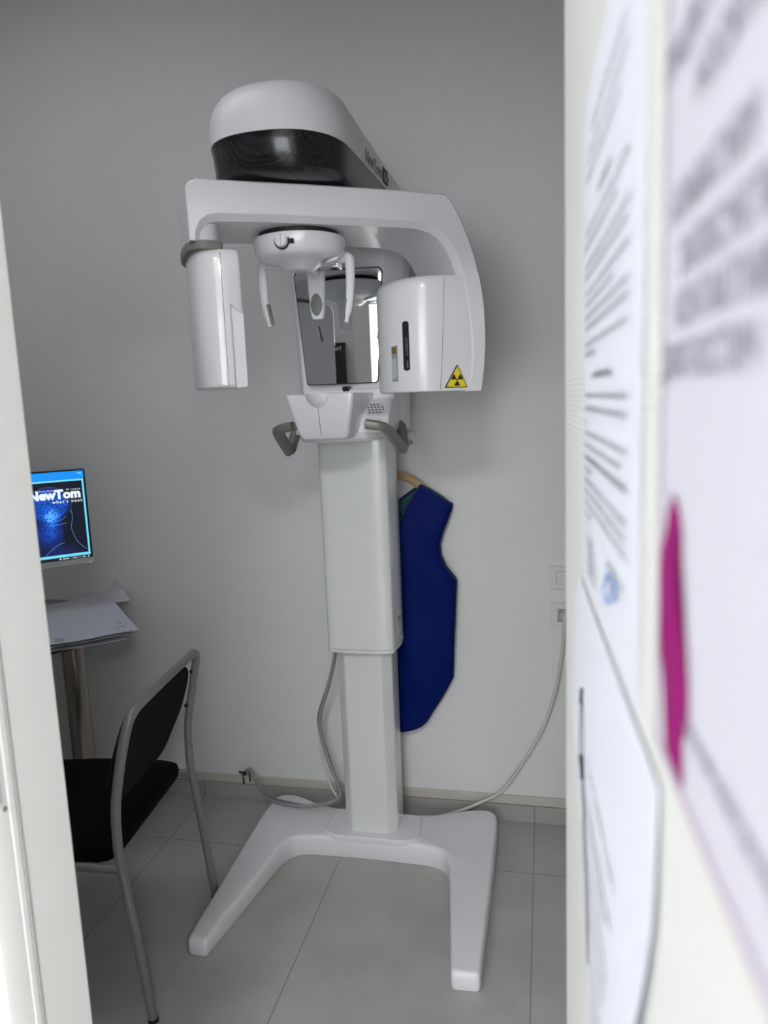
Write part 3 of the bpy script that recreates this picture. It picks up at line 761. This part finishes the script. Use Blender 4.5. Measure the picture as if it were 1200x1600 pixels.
# forehead rest
fx = X0 - .002
def fh(z, hw, y0=1.800, th=.012): return [(x, y, z) for x, y in round_poly([(fx - hw, y0 + th), (fx - hw * .8, y0), (fx + hw * .8, y0), (fx + hw, y0 + th)], .004, 3)]
fr_ = add(loft('forehead_rest', [fh(1.6335, .0120), fh(1.6360, .0160), fh(1.650, .0190), fh(1.69, .0220), fh(1.715, .0235), fh(1.7480, .0245)], WHITE2, None, smooth=40))
bm = bmesh.new(); bmesh.ops.create_uvsphere(bm, u_segments=28, v_segments=16, radius=1, matrix=Matrix.Translation((fx, 1.8005, 1.6680)) @ Matrix.Diagonal((.0150, .0045, .0270, 1)))
subadd(from_bm('forehead_pad', bm, GREYP, None, 60), fr_)
add(tube('forehead_bracket', fillet([(fx, 1.806, 1.742), (fx, 1.785, 1.752), (fx, 1.72, 1.742)], .01), .010, WHITE2))

# ================================================================== CABLES
cabA = thing('cable_bundle', 'bundle of grey and mauve cables looping from the column to a hole in the skirting', 'cable', (0, 0, 0))
mainp = [(-.655, 2.185, .70), (-.672, 2.196, .60), (-.701, 2.205, .505), (-.735, 2.212, .40), (-.733, 2.212, .322), (-.709, 2.205, .236), (-.680, 2.205, .150), (-.692, 2.205, .108), (-.775, 2.195, .0830), (-.862, 2.195, .0800), (-.945, 2.225, .080), (-1.005, 2.275, .108), (-1.045, 2.318, .124), (-1.068, 2.336, .115)]
tube('grey_cable', smooth_path(mainp, 8), .0062, CABLEG, cabA, 10)
tube('mauve_cable', smooth_path([(x - .004 + .004 * math.sin(i * 1.7), y + .006, z + .007 * math.cos(i * 1.3)) for i, (x, y, z) in enumerate(mainp)], 8), .0048, CABLEP, cabA, 10)
tube('white_cable', smooth_path([(-.662, 2.20, .66), (-.700, 2.212, .50), (-.744, 2.218, .39), (-.745, 2.22, .31), (-.737, 2.22, .235), (-.715, 2.215, .155), (-.690, 2.21, .112)], 8), .0035, CABLEW, cabA, 10)
bm = bmesh.new()
bm_tube(bm, [(-1.066, 2.338, .118), (-1.085, 2.342, .098), (-1.083, 2.338, .062)], .004, 8); bm_tube(bm, [(-1.07, 2.338, .100), (-1.10, 2.338, .106)], .004, 8); bm_tube(bm, [(-1.06, 2.336, .12), (-1.058, 2.338, .072)], .003, 8)
from_bm('cable_tails', bm, BLACKM, cabA)
wc = tube('power_cable', smooth_path([(.060, 2.322, .735), (.056, 2.315, .700), (.051, 2.315, .62), (.030, 2.315, .49), (-.008, 2.315, .36), (-.071, 2.318, .235), (-.146, 2.320, .120), (-.222, 2.318, .070), (-.30, 2.290, .045), (-.36, 2.27, .035)], 8), .0055, CABLEW)
tag(wc, 'pale power cable curving from the wall socket down to the back of the scanner base', 'cable')

# ================================================================== WALL PLATES
def plate(cx, cz, w, h): return prism('plate', round_poly([(cx - w / 2, cz - h / 2), (cx + w / 2, cz - h / 2), (cx + w / 2, cz + h / 2), (cx - w / 2, cz + h / 2)], .004), lambda a, b2, d: (a, d, b2), WY - .009, WY + .002, SOCK, None, .002, 2)
lw = thing('light_switch', 'square white light switch on the back wall above the plugged socket', 'switch')
o = plate(.050, .8495, .080, .074); o.parent = lw
box('rocker', (.034, WY - .0125, .829), (.066, WY - .008, .869), SOCK, lw, .001)
box('rocker_gap', (.0325, WY - .0094, .8275), (.0675, WY - .0085, .8705), SOCKD, lw)
so_ = thing('wall_socket', 'square white wall socket with a plug in it, below the light switch', 'socket')
o = plate(.0545, .728, .080, .076); o.parent = so_
box('socket_well', (.0365, WY - .0098, .704), (.0755, WY - .0085, .748), SOCKD, so_)
bm = bmesh.new(); bmesh.ops.create_cone(bm, cap_ends=True, segments=28, radius1=.0185, radius2=.0165, depth=.022, matrix=Matrix.Translation((.0575, WY - .018, .728)) @ Matrix.Rotation(PI / 2, 4, 'X'))
pg = bevel(from_bm('plug', bm, mat('plug_grey', (.45, .45, .44), .4)), .002); tag(pg, 'round pale plug pushed into the wall socket', 'plug')
jb = thing('antenna_socket', 'small square white wall plate with a round grey connector, above the coat hanger', 'socket')
o = plate(-.438, 1.290, .066, .068); o.parent = jb
bm = bmesh.new(); bmesh.ops.create_cone(bm, cap_ends=True, segments=24, radius1=.013, radius2=.012, depth=.012, matrix=Matrix.Translation((-.431, WY - .013, 1.290)) @ Matrix.Rotation(PI / 2, 4, 'X'))
from_bm('connector_rim', bm, mat('connector_grey', (.35, .35, .35), .4), jb)
bm = bmesh.new(); bmesh.ops.create_cone(bm, cap_ends=True, segments=20, radius1=.006, radius2=.005, depth=.008, matrix=Matrix.Translation((-.431, WY - .021, 1.290)) @ Matrix.Rotation(PI / 2, 4, 'X'))
bm_box(bm, (-.4185, WY - .013, 1.2855), (-.4130, WY - .008, 1.2960))
from_bm('connector_core', bm, SOCKD, jb)

# ================================================================== LEAD APRON ON A HANGER
VC = -.487
def lerp(tab, z):
    for (z0, a), (z1, b2) in zip(tab, tab[1:]):
        if z <= z1: return a + (b2 - a) * (z - z0) / (z1 - z0)
    return tab[-1][1]
outT = [(.322, .012), (.326, .035), (.334, .062), (.345, .080), (.362, .096), (.40, .118), (.44, .144), (.48, .166), (.52, .187), (.60, .191), (.70, .197), (.80, .203), (.836, .206), (.847, .204), (.865, .190), (.889, .172), (.925, .158), (.963, .154), (1.005, .167), (1.045, .183), (1.080, .197), (1.092, .199), (1.098, .188), (1.125, .152), (1.150, .113), (1.158, .1015)]
inF = [(.322, 0), (.985, 0), (1.0, .012), (1.022, .026), (1.055, .041), (1.090, .056), (1.125, .078), (1.150, .095), (1.158, .1010)]
inB = [(.322, 0), (1.085, 0), (1.10, .020), (1.115, .038), (1.135, .068), (1.150, .092), (1.158, .1010)]
def panel(name, inn, yfun, material, parent, zmin=.322):
    bm = bmesh.new()
    zs = sorted(set([zmin + (1.158 - zmin) * k / 60 for k in range(61)] + [z for z, _ in outT if z > zmin] + [z for z, _ in inn if z > zmin]))
    for s in (-1, 1):
        prev = None
        for z in zs:
            xi, xo = lerp(inn, z), lerp(outT, z); xo = max(xo, xi + .0004)
            row = [bm.verts.new((VC + s * (xi + (xo - xi) * k / 14), yfun((xi + (xo - xi) * k / 14), xo, z, s), z)) for k in range(15)]
            if prev:
                for k in range(14): bm.faces.new((prev[k], prev[k + 1], row[k + 1], row[k]))
            prev = row
    bmesh.ops.remove_doubles(bm, verts=bm.verts, dist=.0003)
    o = from_bm(name, bm, material, parent, 80)
    so = o.modifiers.new('solid', 'SOLIDIFY'); so.thickness = .004; so.offset = 0
    return o
def yfront(x, xo, z, s):
    e = min(1, max(0, (xo - x) / .05)); top = min(1, max(0, (1.158 - z) / .12))
    wav = .007 * math.sin(x * 34 + z * 2.5 + s) * top + .004 * math.sin(z * 17 + x * 12)
    return WY - .030 - (.028 * math.sqrt(e) * top + .018) + wav * e
def yback(x, xo, z, s): return WY - .014 - .004 * min(1, max(0, (1.158 - z) / .1))
apron = thing('lead_apron', 'navy blue sleeveless lead apron hanging on the wall behind the scanner column', 'apron')
fp = panel('front_panel', inF, yfront, NAVY, apron)
bp_ = panel('back_panel', inB, yback, TEAL, apron, .34)
bm = bmesh.new()
for s in (-1, 1):
    bm_tube(bm, [(VC + s * lerp(outT, z), yfront(lerp(outT, z), lerp(outT, z), z, s) - .001, z) for z in [.322 + k * .836 / 110 for k in range(111)]], .0034, 8)
    bm_tube(bm, [(VC + s * (lerp(inF, z)), yfront(lerp(inF, z), lerp(outT, z), z, s) - .001, z) for z in [.985 + k * .172 / 30 for k in range(31)]], .0034, 8)
    bm_tube(bm, [(VC + s * (lerp(inB, z)), yback(0, 1, z, s) - .004, z) for z in [1.085 + k * .072 / 20 for k in range(21)]], .0040, 8)
from_bm('edge_binding', bm, NAVYB, apron)
bm = bmesh.new(); bm_tube(bm, smooth_path([(VC - .03, WY - .026, 1.066), (VC + .012, WY - .028, 1.062), (VC + .035, WY - .030, 1.050), (VC + .047, WY - .032, 1.036)], 5), (.004, .007), 8)
from_bm('inner_band', bm, NAVYB, apron)
hg = thing('coat_hanger', 'pale wooden coat hanger carrying the navy apron', 'hanger')
bm = bmesh.new(); bm_tube(bm, smooth_path([(VC - .170, WY - .030, 1.085), (VC - .10, WY - .030, 1.150), (VC - .04, WY - .030, 1.181), (VC, WY - .030, 1.190), (VC + .03, WY - .030, 1.186), (VC + .07, WY - .030, 1.170), (VC + .105, WY - .030, 1.142), (VC + .135, WY - .030, 1.108), (VC + .160, WY - .030, 1.080)], 6), lambda t: (.0070, .0135 if .2 < t < .78 else .009), 12, .8)
from_bm('shoulder_bar', bm, WOOD, hg)
tube('hook', smooth_path([(VC, WY - .034, 1.195), (VC, WY - .034, 1.225), (VC + .018, WY - .034, 1.243), (VC, WY - .034, 1.265), (VC - .018, WY - .034, 1.25)], 6), .0016, CHROME, hg, 8)
wh = thing('wall_hook', 'small metal coat hook on the wall behind the scanner, holding the hanger', 'hook')
tube('peg', fillet([(VC, WY + .001, 1.258), (VC, WY - .040, 1.258), (VC, WY - .046, 1.272)], .008), .004, CHROME, wh, 10)
box('backplate', (VC - .012, WY - .004, 1.235), (VC + .012, WY + .001, 1.275), CHROME, wh, .001)

# ================================================================== CHAIR
CB = Vector((-.935, 1.597, 0)); fw = Vector((-.9946, -.1040, 0)).normalized(); sd = Vector((fw.y, -fw.x, 0))  # sd: towards the camera is +
if sd.y > 0: sd = -sd
chair = thing('visitor_chair', 'black upholstered chair with grey tubular steel frame, pulled up to the glass table', 'chair', tuple(CB))
def CP(f_, s, z): return fw * f_ + sd * s + Vector((0, 0, z))
HW = .221; TR = .0112
for s in (1, -1):
    # rear leg up to the seat, front leg
    tube('leg', fillet([CP(0, s * HW, .004), CP(.044, s * HW, .42), CP(.045, s * HW, .455)], .02), TR, CHMET, chair)
    tube('leg', fillet([CP(.50, s * (HW - .005), .004), CP(.455, s * (HW - .02), .378), CP(.40, s * (HW - .02), .394), CP(.046, s * HW, .390)], [0, .05, .05, 0]), TR * .95, CHMET, chair)
    for f_ in (0, .50):
        bm = bmesh.new(); bmesh.ops.create_cone(bm, cap_ends=True, segments=20, radius1=.0125, radius2=.0118, depth=.010, matrix=Matrix.Translation(CP(f_, s * (HW if f_ == 0 else HW - .005), .005)))
        from_bm('foot_cap', bm, BLACKM, chair)
bf = fillet([CP(.045, HW, .44), CP(.042, HW, .545), CP(.010, HW, .690), CP(-.010, HW - .012, .764), CP(-.011, 0, .768), CP(-.010, -HW + .012, .764), CP(.010, -HW, .690), CP(.042, -HW, .545), CP(.045, -HW, .44)],
            [0, .05, .05, .045, .05, .045, .05, .05, 0], 7)
bkf = tube('back_frame', bf, TR, CHMET, chair)
tube('cross_rail', [CP(.43, HW - .02, .382), CP(.43, -HW + .02, .382)], TR * .85, CHMET, chair)
# backrest pad (dished, rounded outline)
outl = round_poly([(-.196, .560), (-.13, .490), (.13, .490), (.196, .560), (.204, .67), (.178, .738), (-.178, .738), (-.204, .67)], [.05, .06, .06, .05, .05, .05, .05, .05], 6)
def backf(z): # forward position of the frame plane at height z
    return .046 + (.045 - .046) * 0 - max(0, z - .545) * .24 if z > .545 else .046
def padloop(k, extra): 
    res = []
    for a, z in outl:
        a2 = a * k; z2 = .645 + (z - .645) * k
        dish = .030 * (1 - (a2 / .2) ** 2)
        res.append(CP(backf(z2) + .006 + dish * .7 + extra * .8 + max(0, .74 - z2) * .09, a2, z2))
    return res
loops = [padloop(.0, -.012), padloop(.5, -.012), padloop(.9, -.012), padloop(.975, -.010), padloop(1.0, -.003), padloop(1.0, .006), padloop(.975, .016), padloop(.9, .022), padloop(.5, .026), padloop(.0, .027)]
bm = bmesh.new(); bm_loft(bm, loops, cap=False); bmesh.ops.remove_doubles(bm, verts=bm.verts, dist=.0002)
pad = from_bm('backrest', bm, CHBACK, chair, 60)
for s in (1, -1):
    for z in (.60, .70):
        bm = bmesh.new(); bm_tube(bm, [CP(backf(z) + .004, s * .206, z), CP(backf(z) + .002, s * (HW + .0), z)], .005, 10)
        from_bm('backrest_bolt', bm, BLACKM, chair)
# seat
so2 = round_poly([(.060, -.185), (.080, -.215), (.30, -.222), (.46, -.205), (.475, -.15), (.475, .15), (.46, .205), (.30, .222), (.080, .215), (.060, .185)], [.05, .05, .05, .05, .05, .05, .05, .05, .05, .05], 5)
def seatloop(k, z): return [CP(.27 + (a - .27) * k, b2 * k, z + (.0)) for a, b2 in so2]
loops = [seatloop(k, z - .021) for k, z in ((0, .416), (.6, .416), (.96, .416), (.99, .424), (1.0, .436), (.985, .450), (.94, .458), (.6, .462), (0, .462))]
bm = bmesh.new(); bm_loft(bm, loops, cap=False); bmesh.ops.remove_doubles(bm, verts=bm.verts, dist=.0002)
from_bm('seat', bm, CHFAB, chair, 60)

# ================================================================== TABLE, MONITOR, PAPERS
TZ = .745
tb = thing('glass_table', 'dark glass table on thick brushed steel legs against the back wall', 'table')
tp = round_poly([(-1.335, 1.900), (-1.425, 1.760), (-2.10, 1.66), (-2.30, 1.70), (-2.30, 2.33), (-1.70, 2.33)], [.05, .06, .05, .03, .03, .06], 6)
prism('tabletop', tp, lambda a, b2, d: (a, b2, d), TZ - .010, TZ, GLASSD, tb, .002, 2)
def leg_(x, y):
    l = prism('leg', [(.034 * math.cos(2 * PI * k / 32), .034 * math.sin(2 * PI * k / 32)) for k in range(32)], lambda a, b2, d: (x + a, y + b2, d), .004, TZ - .0105, STEEL, tb)
    prism('leg_foot', [(.045 * math.cos(2 * PI * k / 32), .045 * math.sin(2 * PI * k / 32)) for k in range(32)], lambda a, b2, d: (x + a, y + b2, d), .0, .012, STEEL, l, .002)
for p in ((-1.450, 1.955), (-2.02, 1.80), (-1.98, 2.24)): leg_(*p)

Pm = Vector((-1.481, 2.150)); md = Vector((.7413, .6712)); mn = Vector((.6712, -.7413))
mo = thing('monitor', 'thin computer monitor with a lit blue scan picture, standing on the glass table', 'monitor')
def MP(w, z, off=0.0): p = Pm + md * w + mn * off; return (p.x, p.y, z)
MWD = .540
def mrect(name, w0, w1, z0, z1, o0, o1, m_, par, bev=0):
    bm = bmesh.new(); bm_loft(bm, [[MP(w0, z0, o) , MP(w1, z0, o), MP(w1, z1, o), MP(w0, z1, o)] for o in (o0, o1)])
    o = from_bm(name, bm, m_, par)
    if bev: bevel(o, bev, 2)
    return o
mrect('casing', -MWD, 0.002, .930, 1.2440, -.028, -.0015, BLACKM, mo, .004)
mrect('bezel_strip', -MWD, 0.004, .930, .9485, -.010, .001, SILV, mo, .001)
def emis(name, c, s=1.0): return mat(name, (.005, .005, .005), .3, emit=c, estr=s)
scr = mrect('screen', -MWD + .004, -.0035, .9490, 1.2400, -.0020, .0000, emis('screen_dark', (.004, .006, .012)), mo)
mrect('title_bar', -MWD + .004, -.0035, 1.214, 1.2398, .0, .0002, emis('screen_blue', (.0, .30, .95)), scr)
mrect('picture_border', -.300, -.0050, .9590, 1.2135, .0, .00025, emis('screen_cyan', (.18, .72, .95)), scr)
PIC = bpy.data.materials.new('scan_picture'); PIC.use_nodes = True
nt = PIC.node_tree; b = nt.nodes['Principled BSDF']; b.inputs['Base Color'].default_value = (.003, .003, .005, 1)
tc = nt.nodes.new('ShaderNodeTexCoord')
def vdot(v, c):
    d = nt.nodes.new('ShaderNodeVectorMath'); d.operation = 'DOT_PRODUCT'; d.inputs[1].default_value = v
    nt.links.new(tc.outputs['Object'], d.inputs[0])
    a = nt.nodes.new('ShaderNodeMath'); a.operation = 'SUBTRACT'; a.inputs[1].default_value = c; nt.links.new(d.outputs['Value'], a.inputs[0]); return a
w_ = vdot((md.x, md.y, 0), Pm.dot(md)); z_ = vdot((0, 0, 1), 0)
def blob(cw, cz, rw, rz, pw=1.0):
    def ax(src_, c, r):
        a = nt.nodes.new('ShaderNodeMath'); a.operation = 'SUBTRACT'; a.inputs[1].default_value = c; nt.links.new(src_.outputs[0], a.inputs[0])
        d = nt.nodes.new('ShaderNodeMath'); d.operation = 'DIVIDE'; d.inputs[1].default_value = r; nt.links.new(a.outputs[0], d.inputs[0])
        p = nt.nodes.new('ShaderNodeMath'); p.operation = 'MULTIPLY'; nt.links.new(d.outputs[0], p.inputs[0]); nt.links.new(d.outputs[0], p.inputs[1]); return p
    a, b2 = ax(w_, cw, rw), ax(z_, cz, rz)
    s = nt.nodes.new('ShaderNodeMath'); s.operation = 'ADD'; nt.links.new(a.outputs[0], s.inputs[0]); nt.links.new(b2.outputs[0], s.inputs[1])
    q = nt.nodes.new('ShaderNodeMath'); q.operation = 'SQRT'; nt.links.new(s.outputs[0], q.inputs[0])
    i = nt.nodes.new('ShaderNodeMapRange'); i.inputs['From Min'].default_value = 1.0; i.inputs['From Max'].default_value = pw; nt.links.new(q.outputs[0], i.inputs['Value']); i.clamp = True; return i
def madd(a, b2, k):
    m1 = nt.nodes.new('ShaderNodeMath'); m1.operation = 'MULTIPLY_ADD'; m1.inputs[1].default_value = k
    nt.links.new(a.outputs[0], m1.inputs[0]); nt.links.new(b2.outputs[0], m1.inputs[2]); return m1
sk_, nk, rim, fc = blob(-.118, 1.135, .066, .058, .80), blob(-.115, 1.055, .040, .075, .1), blob(-.112, 1.095, .030, .040, .0), blob(-.16, 1.04, .05, .06, .0)
sh = blob(-.10, .965, .075, .045, .2)
n = nt.nodes.new('ShaderNodeTexNoise'); n.inputs['Scale'].default_value = 190; n.inputs['Detail'].default_value = 6; nt.links.new(tc.outputs['Object'], n.inputs['Vector'])
zero = nt.nodes.new('ShaderNodeValue'); zero.outputs[0].default_value = .0
t = madd(sk_, zero, .40); t = madd(nk, t, .42); t = madd(rim, t, .50); t = madd(fc, t, .25); t = madd(sh, t, .12)
mu = nt.nodes.new('ShaderNodeMath'); mu.operation = 'MULTIPLY'; nt.links.new(t.outputs[0], mu.inputs[0])
nr = nt.nodes.new('ShaderNodeMapRange'); nr.inputs['From Min'].default_value = .36; nr.inputs['From Max'].default_value = .62; nr.inputs['To Min'].default_value = .45; nr.inputs['To Max'].default_value = 1.35; nt.links.new(n.outputs['Fac'], nr.inputs['Value'])
nt.links.new(nr.outputs[0], mu.inputs[1])
cr = nt.nodes.new('ShaderNodeValToRGB'); e = cr.color_ramp.elements
e[0].position = 0; e[0].color = (.004, .006, .018, 1); e[1].position = 1; e[1].color = (.12, .50, 1, 1)
x_ = e.new(.25); x_.color = (.004, .03, .26, 1); x_ = e.new(.6); x_.color = (.01, .14, .80, 1)
nt.links.new(mu.outputs[0], cr.inputs[0]); nt.links.new(cr.outputs[0], b.inputs['Emission Color']); b.inputs['Emission Strength'].default_value = 1.0
mrect('scan_picture', -.292, -.0110, .9680, 1.2075, .0002, .0005, PIC, scr)
LINE = emis('screen_lines', (.16, .36, .75), .8); SW = emis('screen_white', (.85, .95, 1.0), 1.0)
bm = bmesh.new()
for P in ([(-.142, .970), (-.128, .982), (-.110, .996), (-.095, 1.004), (-.080, 1.008)], [(-.051, 1.113), (-.050, 1.085), (-.056, 1.060), (-.053, 1.040), (-.044, 1.012), (-.028, .990), (-.016, .978)], [(-.105, 1.080), (-.085, 1.083), (-.068, 1.095)], [(-.112, 1.066), (-.090, 1.068), (-.070, 1.072)]):
    bm_tube(bm, smooth_path([MP(a, z, .0008) for a, z in P], 5), .0007, 5)
bm_tube(bm, smooth_path([MP(-.116 + .066 * math.cos(t), 1.135 + .058 * math.sin(t), .0008) for t in [k * .17 for k in range(-3, 19)]], 3), .0003, 5)
from_bm('scan_lines', bm, LINE, scr, None)
def mtext(nm, body, w, z, size, bold=0, sx=1.0, m_=SW, space=1.0):
    return text_mesh(nm, body, size, m_, scr, axes(MP(w, z, .0009), (md.x, md.y, 0), (0, 0, 1)), .0001, bold, space, 'RIGHT', sx)
mtext('logo_letters', 'NewTom', -.018, 1.1535, .0400, .0022, 1.0)
mtext('slogan', "what's next", -.015, 1.1385, .0135, .0003, 1.05, space=1.35)
mtext('small_line', '3D imaging', -.018, 1.1790, .0068, .0001, 1.0, space=1.4)
mtext('small_line', 'Cone Beam', -.098, 1.1790, .0068, .0001, 1.0, space=1.4)
bm = bmesh.new()
for w0, w1, z0, z1 in ((-.024, -.009, 1.2310, 1.2325), (-.010, -.008, 1.2235, 1.2255), (-.102, -.096, .9520, .9555), (-.092, -.072, .9525, .9550), (-.066, -.064, .953, .9545), (-.060, -.057, .9520, .9555), (-.054, -.050, .9520, .9555), (-.046, -.044, .9525, .955), (-.040, -.038, .9525, .955), (-.032, -.020, .9520, .9532), (-.030, -.022, .9545, .9556), (-.014, -.010, .9520, .9555)):
    bm.faces.new([bm.verts.new(MP(a, z, .0006)) for a, z in ((w0, z0), (w1, z0), (w1, z1), (w0, z1))])
    from_bm('screen_icon', bm, SW, scr, None); bm = bmesh.new()
bm = bmesh.new(); bmesh.ops.create_uvsphere(bm, u_segments=10, v_segments=8, radius=.0016, matrix=Matrix.Translation(MP(-.010, .9315, .001)))
from_bm('power_light', bm, emis('led', (.6, .65, 1), 1.0), mo)
mrect('stand', -.36, -.32, .752, 1.05, -.060, -.030, BLACKM, mo, .004)
mrect('stand_foot', -.43, -.25, TZ + .001, .757, -.13, -.01, BLACKM, mo, .004)

# papers: big envelope over a few loose sheets on the table's corner
ez = TZ + .001
A = Vector((-1.205, 1.938)); e1 = Vector((-.672, .741)).normalized(); e2 = Vector((-.760, -.650)).normalized()
def envelope(nm, a0, a1, b0, b1, z, m_, label, droop=0.0, lift=0.0, skew=0.0):
    rows = []
    for i in range(13):
        row = []
        for j in range(9):
            a = a0 + (a1 - a0) * i / 12; b2 = b0 + (b1 - b0) * j / 8
            p = A + e1 * (a + skew * b2) + e2 * (b2 + skew * a)
            zz = z + lift * max(0, (a - .35) / .2) - droop * max(0, .10 - a) * (1 - b2 / .3) + .0012 * math.sin(a * 23 + b2 * 31)
            row.append((p.x, p.y, zz))
        rows.append(row)
    o = sheet(nm, rows, m_, None, .0022); tag(o, label, 'envelope' if nm == 'envelope' else 'paper', 'papers on the glass table'); return o
envelope('paper_sheet', .010, .47, .035, .25, ez + .003, ENV2, 'bottom loose sheet of the paper pile on the table', .05)
envelope('paper_sheet', .030, .46, .010, .26, ez + .009, ENV, 'folded sheet second from the bottom of the paper pile', .03, 0, .03)
envelope('paper_sheet', .012, .49, .055, .25, ez + .015, ENV2, 'sheet with a lifted back corner, just under the top envelope', .0, .0, -.02)
env = envelope('envelope', .0, .505, .0, .262, ez + .024, ENV, 'large grey white envelope lying on top of the paper pile beside the monitor', -.01)
bm = bmesh.new()
def EP(a, b2, dz=.0016): p = A + e1 * a + e2 * b2; return (p.x, p.y, ez + .024 + .0012 * math.sin(a * 23 + b2 * 31) + dz)
for a0, a1, bs in ((.05, .075, (.028, .036, .044, .052)), (.105, .135, (.030, .038)), (.015, .05, (.205, .212, .219, .226))):
    for b2 in bs:
        q = a0
        while q < a1:
            bm.faces.new([bm.verts.new(EP(x, y)) for x, y in ((q, b2), (q + .0035, b2), (q + .0035, b2 + .0028), (q, b2 + .0028))]); q += .0052
    from_bm('address_print', bm, GINK, env, None); bm = bmesh.new()
# curled blue-grey sheet at the back
rows = []
for i in range(9):
    row = []
    for j in range(7):
        a = .40 + .15 * i / 8; b2 = -.055 + .15 * j / 6
        p = A + e1 * a + e2 * b2; row.append((p.x, min(p.y, WY - .006), ez + .0195 + .060 * max(0, (i / 8)) ** 2 * max(0, -b2 / .055)))
    rows.append(row)
tag(sheet('paper_sheet', rows, ENV2, None, .0008), 'thin sheet curling up against the wall behind the envelope', 'paper', 'papers on the glass table')

# ================================================================== DARK PANEL SEEN IN THE MIRROR (room side of the doorway wall)
dp = thing('wall_display', 'dark glossy display beside the doorway, seen only in the scanner mirror', 'display')
YR = WF1 - .012
box('display_body', (-.880, YR, 1.25), (-.662, YR + .03, 1.690), BLACKP, dp, .003)
text_mesh('display_word', 'NewTom', .028, mat('display_white', (.6, .6, .6), .5), dp, axes((-.680, YR + .0312, 1.655), (-1, 0, 0), (0, 0, 1)), .0002, .0003)

# ================================================================== CORRIDOR LAMPS AND ADDED ROOM FILL PANEL
rl = thing('ceiling_light', 'unseen square ceiling panel added as dim fill light for the scanner room', 'ceiling light')  # added out of view to raise the room's ambient light
box('lamp_frame', (-2.01, .99, HC - .014), (-.79, 1.61, HC - .001), WHITE2, rl)
box('diffuser', (-1.99, 1.01, HC - .018), (-.81, 1.59, HC - .0135), mat('room_fill_diffuser', (.8, .8, .8), .5, emit=(.97, .985, 1), estr=ROOM_FILL), rl)
cl = thing('ceiling_light', 'square lit ceiling panel in the corridor behind the camera', 'ceiling light', (0, 0, 0), 'corridor ceiling lights')
for i, (x, y) in enumerate(((-.05, -1.5), (1.2, -2.2), (-1.6, -2.2))):
    c = cl if i == 0 else thing('ceiling_light', '', 'ceiling light', (0, 0, 0), 'corridor ceiling lights')
    c['label'] = ('square lit corridor ceiling panel nearest the doorway', 'square lit corridor ceiling panel on the window side', 'square lit corridor ceiling panel at the far corridor end')[i]
    box('lamp_frame', (x - .31, y - .31, HC - .014), (x + .31, y + .31, HC - .001), WHITE2, c)
    box('diffuser', (x - .29, y - .29, HC - .018), (x + .29, y + .29, HC - .0135), mat('lamp_diffuser', (.8, .8, .8), .5, emit=(1, .985, .965), estr=LAMP_POWER), c)
